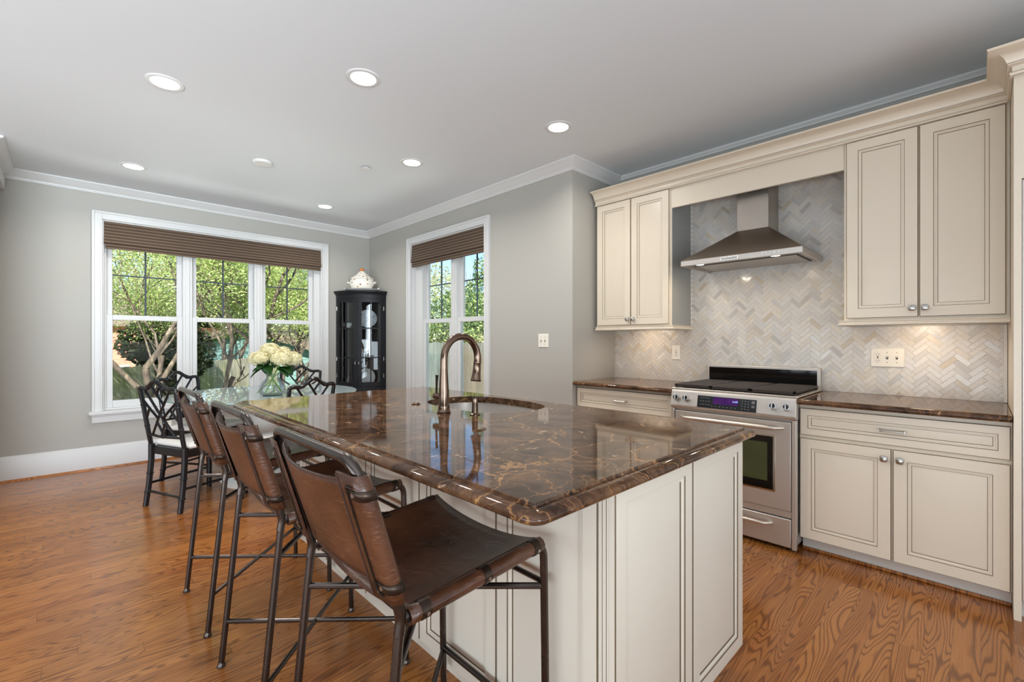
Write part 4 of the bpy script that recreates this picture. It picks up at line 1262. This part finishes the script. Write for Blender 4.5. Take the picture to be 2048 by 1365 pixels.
# ------------------------------------------------------------------ vase with hydrangeas
VX, VY, VZ = 1.262, 4.262, .7685
root = thing('flower_vase', 'clear glass vase holding the hydrangeas on the glass table', 'vase', (VX, VY, VZ))
m = MB(); m.lathe([(.001, VZ+.004), (.075, VZ+.002), (.098, VZ+.012), (.106, VZ+.04), (.100, VZ+.075), (.078, VZ+.115), (.056, VZ+.142), (.048, VZ+.16), (.052, VZ+.178), (.058, VZ+.186), (.055, VZ+.186), (.049, VZ+.177), (.045, VZ+.16), (.053, VZ+.141), (.074, VZ+.113), (.096, VZ+.075), (.102, VZ+.04), (.094, VZ+.014), (.07, VZ+.008), (.001, VZ+.009)], (VX, VY, 0), 36, False, False)
m.build('glass_body', M['vase'], root, sharp=60)
m = MB(); m.lathe([(.05, VZ+.0005), (.08, VZ+.004), (.05, VZ+.0075)], (VX, VY, 0), 30); m.build('base_ring', M['glassedge'], root)

def hydrangea(label, hx, hy, hz, r, seed):
    rnd = random.Random(seed)
    root = thing('hydrangea_stem', label, 'flower', (VX, VY, VZ), 'hydrangeas in the vase')
    ax = (hx - VX); ay = (hy - VY)
    m = MB()
    m.tube([(VX - ax*.75, VY - ay*.75, VZ+.022), (VX - ax*.3, VY - ay*.3, VZ+.09), (VX + ax*.12, VY + ay*.12, VZ+.165), (VX + ax*.7, VY + ay*.7, (VZ+.165+hz)/2), (hx, hy, hz)], .0042, 8)
    m.build('stem', M['stem'], root)
    m = MB()
    N = 150
    for k in range(N):
        zz = 1 - 2*(k+.5)/N
        if zz < -.75: continue
        ph = k*2.39996
        rr_ = sqrt(1-zz*zz)
        nrm = Vector((rr_*cos(ph), rr_*sin(ph), zz))
        nrm = (nrm + Vector((rnd.uniform(-.25,.25), rnd.uniform(-.25,.25), rnd.uniform(-.25,.25)))).normalized()
        c = Vector((hx, hy, hz)) + Vector((nrm.x*r, nrm.y*r, nrm.z*r*.82))*rnd.uniform(.84, 1.05)
        t1 = nrm.orthogonal().normalized(); t2 = nrm.cross(t1)
        a0 = rnd.uniform(0, pi/2); sz = r*.235*rnd.uniform(.85, 1.2)
        for q in range(4):
            a = a0 + q*pi/2
            d1 = t1*cos(a) + t2*sin(a); d2 = -t1*sin(a) + t2*cos(a)
            m.poly([c, c + d1*sz*.5 - d2*sz*.4 + nrm*sz*.12, c + d1*sz*1.0 + nrm*sz*.02, c + d1*sz*.5 + d2*sz*.4 + nrm*sz*.12])
    m.ball((hx, hy, hz), r*.82, 14, 8, 1, 1, .82)
    m.build('flower_head', M['petal'], root, smooth=False, fix=False)
    for q in range(3):
        a = math.atan2(ay, ax) + rnd.uniform(-1.1, 1.1) + q*.7 - .7
        L = rnd.uniform(.09, .13); w = L*.36
        bse = Vector((VX + ax*.55, VY + ay*.55, hz - r*.85 - .01))
        d = Vector((cos(a), sin(a), rnd.uniform(-.5, .1))).normalized(); sd = d.cross(Vector((0, 0, 1))).normalized()
        m = MB(); rows = []
        for i in range(7):
            t_ = i/6; wd = w*sin(pi*min(1, t_*.94+.03))**.8
            c = bse + d*L*t_ + Vector((0, 0, -.035*t_*t_))
            rows.append([c - sd*wd + Vector((0,0,.012*wd/w)), c, c + sd*wd + Vector((0,0,.012*wd/w))])
        m.rings(rows, False, False, False)
        m.build('leaf', M['leaf_bouquet'], root, sharp=80, solid=.0012)
# across the view: right = (.717,-.697); towards the camera = (-.697,-.717)
def vpos(rgt, toc, z): return (VX + .717*rgt - .697*toc, VY - .697*rgt - .717*toc, z)
for i, (rgt, toc, z, r, lab) in enumerate(((-.105, .03, 1.085, .078, 'leftmost cream hydrangea head of the bouquet, low over the vase'),
                                           (-.02, .0, 1.150, .082, 'topmost cream hydrangea head in the middle of the bouquet'),
                                           (.10, .045, 1.090, .086, 'large cream hydrangea head at the front right of the bouquet'),
                                           (-.055, .085, 1.095, .066, 'small cream hydrangea head at the front left of the bouquet'),
                                           (.15, -.05, 1.080, .075, 'rightmost cream hydrangea head behind the large front one'),
                                           (.05, -.07, 1.130, .07, 'cream hydrangea head at the back of the bouquet'))):
    x, y, _ = vpos(rgt, toc, z)
    hydrangea(lab, x, y, z, r, 20 + i)

# ------------------------------------------------------------------ corner cabinet
CX, CY = 3.006, 5.949
root = thing('corner_cabinet', 'black bow-front corner display cabinet with glass doors', 'cabinet', (CX-.2, CY-.2, 0))
RC = .468
def pt(phi, r, z): return (CX - r*cos(radians(phi)), CY - r*sin(radians(phi)), z)
def arc_block(m, f0, f1, r0, r1, z0, z1, n=10):
    R = []
    for k in range(n+1):
        f = f0 + (f1-f0)*k/n
        R.append([pt(f, r0, z0), pt(f, r1, z0), pt(f, r1, z1), pt(f, r0, z1)])
    m.rings(R)
m = MB()
for z in (.0, .60, 1.82): arc_block(m, 0, 90, .0, RC-.002, z, z+.02 if z else .10, 20)
m.box(CX-RC+.002, CX, CY-.012, CY, .1, 1.84); m.box(CX-.012, CX, CY-RC+.002, CY, .1, 1.84)
arc_block(m, 0, 3.4, RC-.03, RC, .1, 1.84, 2); arc_block(m, 86.6, 90, RC-.03, RC, .1, 1.84, 2)
arc_block(m, 3.4, 86.6, RC-.018, RC, 1.79, 1.84, 20); arc_block(m, 3.4, 86.6, RC-.018, RC, .575, .64, 20)
m.build('case', M['cabblack'], root, sharp=30)
m = MB()
prof = [(RC-.01, 1.835), (RC+.004, 1.835), (RC+.006, 1.845), (RC+.014, 1.85), (RC+.018, 1.862), (RC+.032, 1.872), (RC+.034, 1.888), (RC-.01, 1.888)]
R = [[pt(f, r, z) for r, z in prof] for f in [90*k/28 for k in range(29)]]
m.rings(R); arc_block(m, 0, 90, .0, RC-.0095, 1.872, 1.8865, 20)
m.build('cornice', M['cabblack'], root, sharp=30)
for zz in (1.02, 1.40):
    m = MB(); arc_block(m, 2, 88, .02, RC-.03, zz-.008, zz+.008, 20); m.build('shelf', M['cabblack'], root, sharp=30)
for f0, f1 in ((3.6, 44.8), (45.2, 86.4)):
    d = MB(); ff = 6.2
    arc_block(d, f0, f0+ff, RC-.02, RC+.002, .645, 1.788, 4); arc_block(d, f1-ff, f1, RC-.02, RC+.002, .645, 1.788, 4)
    arc_block(d, f0+ff, f1-ff, RC-.02, RC+.002, .645, .70, 8); arc_block(d, f0+ff, f1-ff, RC-.02, RC+.002, 1.74, 1.788, 8)
    dd = d.build('glass_door', M['cabblack'], root, sharp=30)
    k = MB(); mid = (f0+f1)/2
    arc_block(k, mid-.8, mid+.8, RC-.016, RC-.002, .70, 1.74, 1)
    for zz in (1.02, 1.40): arc_block(k, f0+ff, f1-ff, RC-.016, RC-.002, zz-.007, zz+.007, 8)
    k.build('muntins', M['cabblack'], dd, sharp=30)
    g = MB(); arc_block(g, f0+ff, f1-ff, RC-.0105, RC-.0075, .70, 1.74, 12); g.build('glass', M['cabglass'], dd, sharp=30)
    fk = f1 - 2.6 if f0 < 10 else f0 + 2.6
    c = Vector(pt(fk, RC+.002, .95)); nn = (c - Vector((CX, CY, .95))).normalized()
    g = MB(); g.tube([c + Vector((0, 0, .02)), c + nn*.016 + Vector((0, 0, .012)), c + nn*.016 - Vector((0, 0, .012)), c - Vector((0, 0, .02))], .004, 8); g.build('handle', M['nickel'], dd)
    fh = f0 + .2 if f0 < 10 else f1 - .2
    for zz in (.78, 1.0, 1.66):
        p = Vector(pt(fh, RC+.003, zz)); g = MB(); g.tube([p - Vector((0,0,.025)), p + Vector((0,0,.025))], .004, 8); g.build('hinge', M['nickel'], dd)
    d = MB(); arc_block(d, f0, f1, RC-.02, RC+.002, .11, .57, 12); arc_block(d, f0+7, f1-7, RC+.002, RC+.006, .17, .51, 10); d.build('lower_door', M['cabblack'], root, sharp=30)

def dish(m, c, nrm, r, t=.01):
    c = Vector(c); n = Vector(nrm).normalized(); t1 = n.orthogonal().normalized(); t2 = n.cross(t1)
    R = []
    for rr_, dd in ((.55, 0), (.62, .004), (.95, .018), (1.0, .021), (1.0, .016), (.6, -.004)):
        R.append([c + (t1*cos(2*pi*k/32) + t2*sin(2*pi*k/32))*r*rr_ + n*dd for k in range(32)])
    m.rings(R, True, True, True)
vw = Vector((-.45, -.85, .18))
m = MB(); dish(m, (2.885, 5.755, 1.408+.125), vw, .122); tag(m.build('display_plate', M['china2'], sharp=50), 'large patterned plate standing on the top shelf of the corner cabinet', 'plate')
m = MB(); dish(m, (2.87, 5.77, .6205+.125), vw, .12); tag(m.build('display_plate', M['white_ceramic'], sharp=50), 'plain pale plate standing at the bottom of the corner cabinet', 'plate')
m = MB(); m.lathe([(.03, 1.0285), (.034, 1.034), (.055, 1.06), (.062, 1.10), (.064, 1.13), (.060, 1.13), (.056, 1.10), (.03, 1.045), (.001, 1.04)], (2.825, 5.735, 0), 28, True, False)
tag(m.build('bowl', M['white_ceramic'], sharp=50), 'small white bowl on the middle shelf of the corner cabinet', 'bowl')
root = thing('cup', 'small painted cup on the top shelf of the corner cabinet, left door', 'cup', (2.665, 5.835, 1.4085))
m = MB(); m.lathe([(.024, 1.4085), (.03, 1.415), (.036, 1.45), (.038, 1.475), (.035, 1.475), (.031, 1.42), (.001, 1.417)], (2.665, 5.835, 0), 24, True, False); m.build('body', M['china'], root)
m = MB(); m.tube([(2.627, 5.835, 1.465), (2.612, 5.835, 1.455), (2.612, 5.835, 1.437), (2.631, 5.835, 1.428)], .004, 8); m.build('handle', M['china'], root)

# ------------------------------------------------------------------ tureen on the cabinet
TX, TY, TZ = 2.795, 5.735, 1.8885
root = thing('soup_tureen', 'flower painted china tureen with orange knob on top of the corner cabinet', 'tureen', (TX, TY, TZ))
RM = Matrix.Translation((TX, TY, TZ)) @ Matrix.Rotation(radians(-44), 4, 'Z')
def oval(prof, name, mat, par, sx=1, sy=.74, c0=True, c1=True):
    m = MB(); m.lathe(prof, (0, 0, 0), 40, c0, c1, sx, sy); m.xf(RM); return m.build(name, mat, par, sharp=50)
pl = oval([(.11, 0), (.13, .006), (.19, .016), (.218, .03), (.222, .034), (.19, .022), (.12, .012)], 'saucer', M['white_ceramic'], root)
oval([(.095, .013), (.10, .02), (.135, .045), (.156, .09), (.158, .125), (.150, .155), (.154, .162), (.142, .164)], 'bowl', M['china'], root)
oval([(.150, .1645), (.155, .170), (.150, .177), (.118, .196), (.084, .220), (.056, .244), (.038, .262), (.03, .272)], 'lid', M['china'], root)
m = MB(); m.ball((0, 0, .289), .03, 16, 10, 1, 1, .85); m.xf(RM); m.build('lid_knob', M['orange'], root)
for s in (1, -1):
    m = MB(); m.tube([(s*.150, -.03, .11), (s*.182, -.028, .122), (s*.190, 0, .126), (s*.182, .028, .122), (s*.150, .03, .11)], .0095, 10); m.xf(RM); m.build('handle', M['china'], root)
    m = MB(); m.tube([(s*.205, -.03, .03), (s*.232, -.02, .045), (s*.236, .02, .045), (s*.205, .03, .03)], .007, 8); m.xf(RM); m.build('saucer_handle', M['white_ceramic'], root)

# ------------------------------------------------------------------ the garden outside the windows
GZ = -1.05
m = MB(); m.box(-40, 60, 6.16, 90, GZ-.2, GZ); m.box(3.96, 60, -20, 6.16, GZ-.2, GZ)
m.build('ground', M['lawn'], kind='structure', smooth=False)

def fence(name, label, A, B, ztop, mat, bw=.14, seed=1, back=.03):
    rnd = random.Random(seed)
    A = Vector((A[0], A[1], 0)); B = Vector((B[0], B[1], 0)); d = (B-A); L = d.length; d.normalize(); nn = Vector((-d.y, d.x, 0))
    root = thing(name, label, 'fence', (A+B)/2 + Vector((0, 0, GZ)))
    m = MB(); k = int(L/bw)
    for i in range(k):
        zt = ztop + rnd.uniform(-.012, .012); o = A + d*(i*bw) + nn*rnd.uniform(-.004, .004)
        m.obox(o + Vector((0, 0, GZ+.03)), d, Vector((0, 0, 1)), nn, bw-.008, zt-GZ-.03, .02)
    m.build('boards', mat, root, smooth=False)
    for z in (GZ+.35, GZ+1.0, ztop-.25):
        m = MB(); m.obox(A + Vector((0, 0, z)) + nn*.024, d, Vector((0, 0, 1)), nn, L, .09, .04); m.build('rail', mat, root, smooth=False)
    q = int(L/2.4)
    for i in range(q+1):
        m = MB(); m.obox(A + d*min(i*2.4, L-.1) + Vector((0, 0, GZ)) + nn*.066, d, Vector((0, 0, 1)), nn, .1, ztop-GZ-.03, .09); m.build('post', mat, root, smooth=False)
fence('wooden_fence', 'mossy vertical board fence seen through the wide window', (-2.1, 8.0), (5.0, 16.1), .74, M['fence'], seed=3)
fence('wooden_fence', 'weathered grey board fence seen through the narrow window', (6.25, 14.5), (6.25, 2.0), 1.20, M['fence2'], seed=4)

def leaf_cloud(m, rnd, c, rad, n, size, flat=1.0):
    for _ in range(n):
        while True:
            p = Vector((rnd.uniform(-1,1), rnd.uniform(-1,1), rnd.uniform(-1,1)))
            if p.length <= 1: break
        p = Vector(c) + Vector((p.x*rad, p.y*rad, p.z*rad*flat))
        s = size*rnd.uniform(.6, 1.4)
        a = Vector((rnd.uniform(-1,1), rnd.uniform(-1,1), rnd.uniform(-.6,.6))).normalized(); b_ = a.orthogonal().normalized()
        b_ = (Matrix.Rotation(rnd.uniform(0, 2*pi), 3, a) @ b_)
        m.poly([p - a*s, p + b_*s*.42, p + a*s, p - b_*s*.42])

def tree(name, label, base, stems, mats, seed, leaf_n=60, leaf_size=.05, leaf_rad=.35, depth=4, group=None, kink=.35, cat='tree', up=.12, shrink=.72):
    rnd = random.Random(seed)
    root = thing(name, label, cat, Vector(base), group)
    wood = MB(); tips = []
    def grow(p, d, L, r, lev):
        pts = [p]; q = p.copy(); dd = d.copy(); n = 4
        for i in range(n):
            dd = (dd + Vector((rnd.uniform(-1,1), rnd.uniform(-1,1), rnd.uniform(-.7,.9)))*kink*.5 + Vector((0,0,up))).normalized()
            q = q + dd*(L/n); pts.append(q.copy())
            if lev <= 1 and q.z > 1.55: tips.append(q.copy())
        wood.tube(pts, [r*(1-.42*i/n) for i in range(n+1)], 7 if lev > 2 else 5)
        if lev == 0: return
        for _ in range(rnd.choice((2, 2, 3)) if lev > 1 else 2):
            ax = Vector((rnd.uniform(-1,1), rnd.uniform(-1,1), rnd.uniform(-.3,.7))).normalized()
            nd = (dd*.9 + ax*.85).normalized()
            grow(pts[rnd.choice((2, 3, 4))], nd, L*shrink*rnd.uniform(.8, 1.15), r*.56, lev-1)
    for (d, L, r) in stems:
        grow(Vector(base) + Vector((rnd.uniform(-.1,.1), rnd.uniform(-.1,.1), 0)), Vector(d).normalized(), L, r, depth)
    wood.build('branches', M['bark'], root, sharp=60, fix=False)
    lf = MB()
    per = max(1, leaf_n // max(1, len(tips)))
    for c in tips: leaf_cloud(lf, rnd, c, leaf_rad, per, leaf_size)
    if lf.f: lf.build('foliage', mats, root, smooth=False, fix=False)
    return root

def bush(name, label, base, blobs, mats, seed, n, size, cat='shrub', group=None):
    rnd = random.Random(seed)
    root = thing(name, label, cat, Vector(base), group)
    w = MB()
    for c, rad, fl in blobs:
        w.tube([Vector(base) + Vector((rnd.uniform(-.1,.1), rnd.uniform(-.1,.1), 0)), (Vector(base)+Vector(c))/2 + Vector((rnd.uniform(-.2,.2), rnd.uniform(-.2,.2), 0)), Vector(c)], [.09, .06, .025], 7)
    w.build('branches', M['bark'], root, fix=False)
    m = MB(); tot = sum(rad**2 for _, rad, _ in blobs)
    for c, rad, fl in blobs:
        k = int(n*rad**2/tot)
        for _ in range(k):
            v = Vector((rnd.gauss(0,1), rnd.gauss(0,1), rnd.gauss(0,1))).normalized()
            rr_ = rad*(rnd.uniform(.35, 1)**.5)
            p = Vector(c) + Vector((v.x*rr_, v.y*rr_, v.z*rr_*fl))
            s = size*rnd.uniform(.6, 1.4)
            a = Vector((rnd.uniform(-1,1), rnd.uniform(-1,1), rnd.uniform(-.8,.5))).normalized(); b_ = Matrix.Rotation(rnd.uniform(0, 6.28), 3, a) @ a.orthogonal().normalized()
            m.poly([p - a*s, p + b_*s*.42, p + a*s, p - b_*s*.42])
    m.build('foliage', mats, root, smooth=False, fix=False)

SPR = [M['leaf_spring']]
tree('spreading_tree', 'many-stemmed spreading tree with fresh leaves in the left part of the wide window', (1.05, 8.6, GZ), [((-.35, .1, 1), 1.9, .075), ((.45, -.1, 1), 1.9, .065), ((.05, .35, 1), 2.1, .055)], SPR, 11, leaf_n=46000, leaf_size=.021, leaf_rad=.46, depth=5)
tree('spreading_tree', 'crooked many-stemmed tree with fresh leaves in the middle of the wide window', (2.55, 9.1, GZ), [((-.25, 0, 1), 2.1, .075), ((.4, .1, 1), 1.9, .06), ((.75, -.25, .9), 1.6, .045)], SPR, 23, leaf_n=42000, leaf_size=.021, leaf_rad=.46, depth=5)
tree('spreading_tree', 'leaning many-stemmed tree behind the right part of the wide window', (4.0, 9.9, GZ), [((-.1, 0, 1), 2.2, .07), ((.5, .1, 1), 2.0, .055)], SPR, 31, leaf_n=38000, leaf_size=.022, leaf_rad=.5, depth=5)
bush('ivy_clad_trunk', 'dark ivy-covered clump behind the fence in the left pane', (1.55, 12.3, GZ), [((1.45, 12.3, .2), .66, 1.3), ((1.75, 12.5, 1.0), .72, 1.0), ((1.15, 12.1, 1.2), .5, .9)], [M['leaf_ivy']], 41, 6000, .06)
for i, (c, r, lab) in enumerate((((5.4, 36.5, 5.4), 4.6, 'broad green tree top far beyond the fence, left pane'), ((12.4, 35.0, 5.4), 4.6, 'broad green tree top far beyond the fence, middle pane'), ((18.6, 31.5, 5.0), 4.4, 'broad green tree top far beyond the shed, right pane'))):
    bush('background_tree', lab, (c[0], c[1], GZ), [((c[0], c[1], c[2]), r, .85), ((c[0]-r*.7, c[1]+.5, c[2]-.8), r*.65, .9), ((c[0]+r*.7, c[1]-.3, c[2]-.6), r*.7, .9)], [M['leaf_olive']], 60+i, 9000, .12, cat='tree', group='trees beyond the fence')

def building(name, label, cat, C, ang, w, dpt, zeave, zridge, wall, roofm, ridge_along_w=True, over=.3, trimm=None, t_=.1):
    root = thing(name, label, cat, (C[0], C[1], GZ))
    Mx = Matrix.Translation((C[0], C[1], 0)) @ Matrix.Rotation(ang, 4, 'Z')
    m = MB(); m.box(-w/2, w/2, -dpt/2, dpt/2, GZ, zeave)
    if not ridge_along_w:
        m.prism([(-w/2, -dpt/2, zeave), (w/2, -dpt/2, zeave), (0, -dpt/2, zridge)], (0, dpt, 0))
    m.xf(Mx); m.build('walls', wall, root, smooth=False)
    m = MB()
    if ridge_along_w:
        W_ = w/2+over; D = dpt/2+over; sl = (zridge-zeave)/(dpt/2); ze = zeave - sl*over
        m.prism([(-W_, -D, ze), (-W_, 0, zridge), (-W_, D, ze), (-W_, D, ze+t_), (-W_, 0, zridge+t_), (-W_, -D, ze+t_)], (2*W_, 0, 0))
    else:
        W_ = w/2+over; D = dpt/2+over; sl = (zridge-zeave)/(w/2); ze = zeave - sl*over
        m.prism([(-W_, -D, ze), (0, -D, zridge), (W_, -D, ze), (W_, -D, ze+t_), (0, -D, zridge+t_), (-W_, -D, ze+t_)], (0, 2*D, 0))
    m.xf(Mx); m.build('roof', roofm, root, smooth=False)
    return root, Mx
va = -radians(44.2)
r_, Mx = building('garden_shed', 'teal sided shed with a weathered shingle roof behind the fence', 'shed', (6.0, 19.6), va - radians(8), 5.8, 3.4, .90, 1.66, M['teal'], M['shingle'], ridge_along_w=False, t_=.2)
m = MB(); m.prism([(-3.2, -2.03, .95), (-3.2, -2.03, .76), (0, -2.03, 1.6), (3.2, -2.03, .76), (3.2, -2.03, .95), (0, -2.03, 1.79)], (0, .04, 0)); m.xf(Mx); m.build('fascia', M['shingle'], r_, smooth=False)
r_, Mx = building('brick_house', 'red brick house beyond the fence in the left pane', 'house', (-1.0, 33.0), va + radians(12), 13.0, 8, 2.0, 3.6, M['brick'], M['shingle'])
m = MB(); m.box(-6.02, 6.02, -4.03, -3.99, GZ, .15); m.xf(Mx); m.build('porch_wall', M['whitewall'], r_, smooth=False)
for k in range(4):
    m = MB(); m.box(-5+k*2.8, -4+k*2.8, -4.05, -3.98, .5, 1.5); m.xf(Mx); f_ = m.build('house_window', M['whitewall'], r_, smooth=False)
    m = MB(); m.box(-4.92+k*2.8, -4.08+k*2.8, -4.06, -4.05, .58, 1.42); m.xf(Mx); m.build('pane', M['blackglass'], f_, smooth=False)

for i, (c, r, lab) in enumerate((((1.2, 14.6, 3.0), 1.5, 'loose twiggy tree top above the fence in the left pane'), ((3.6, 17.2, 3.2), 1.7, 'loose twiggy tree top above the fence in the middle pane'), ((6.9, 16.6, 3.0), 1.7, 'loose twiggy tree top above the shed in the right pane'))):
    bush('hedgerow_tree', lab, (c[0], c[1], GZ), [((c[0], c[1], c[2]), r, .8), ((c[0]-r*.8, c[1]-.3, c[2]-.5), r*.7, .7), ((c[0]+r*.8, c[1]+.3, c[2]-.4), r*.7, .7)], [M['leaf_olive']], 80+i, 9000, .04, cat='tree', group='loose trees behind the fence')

# beyond the narrow window
DK = [M['leaf_dark']]
bush('magnolia_tree', 'glossy evergreen tree in the left pane of the narrow window', (7.6, 10.4, GZ), [((7.5, 10.3, 1.6), 1.0, .9), ((7.9, 10.0, 2.15), .7, .9), ((7.0, 9.6, 1.2), .8, .9), ((8.3, 9.9, 1.5), .8, .9), ((7.7, 10.2, .6), 1.2, .9)], DK, 71, 12000, .05, cat='tree')
bush('conical_tree', 'tall conical evergreen tree in the right pane of the narrow window', (9.6, 11.2, GZ), [((9.6, 11.2, 3.5), .36, 1.5), ((9.6, 11.2, 2.8), .6, 1.2), ((9.6, 11.2, 1.9), .9, 1.0), ((9.5, 11.2, 1.0), 1.2, 1.0)], DK, 72, 12000, .05, cat='tree')
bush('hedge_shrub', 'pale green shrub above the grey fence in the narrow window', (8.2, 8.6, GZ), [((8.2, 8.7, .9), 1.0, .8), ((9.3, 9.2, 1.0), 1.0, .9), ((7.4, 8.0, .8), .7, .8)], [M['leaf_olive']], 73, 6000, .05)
tree('bare_tree', 'thin bare tree against the blue sky in the narrow window', (10.6, 13.6, GZ), [((.05, 0, 1), 2.6, .07), ((-.2, .1, 1), 2.4, .05)], SPR, 77, leaf_n=1, leaf_size=.02, depth=3, kink=.25)
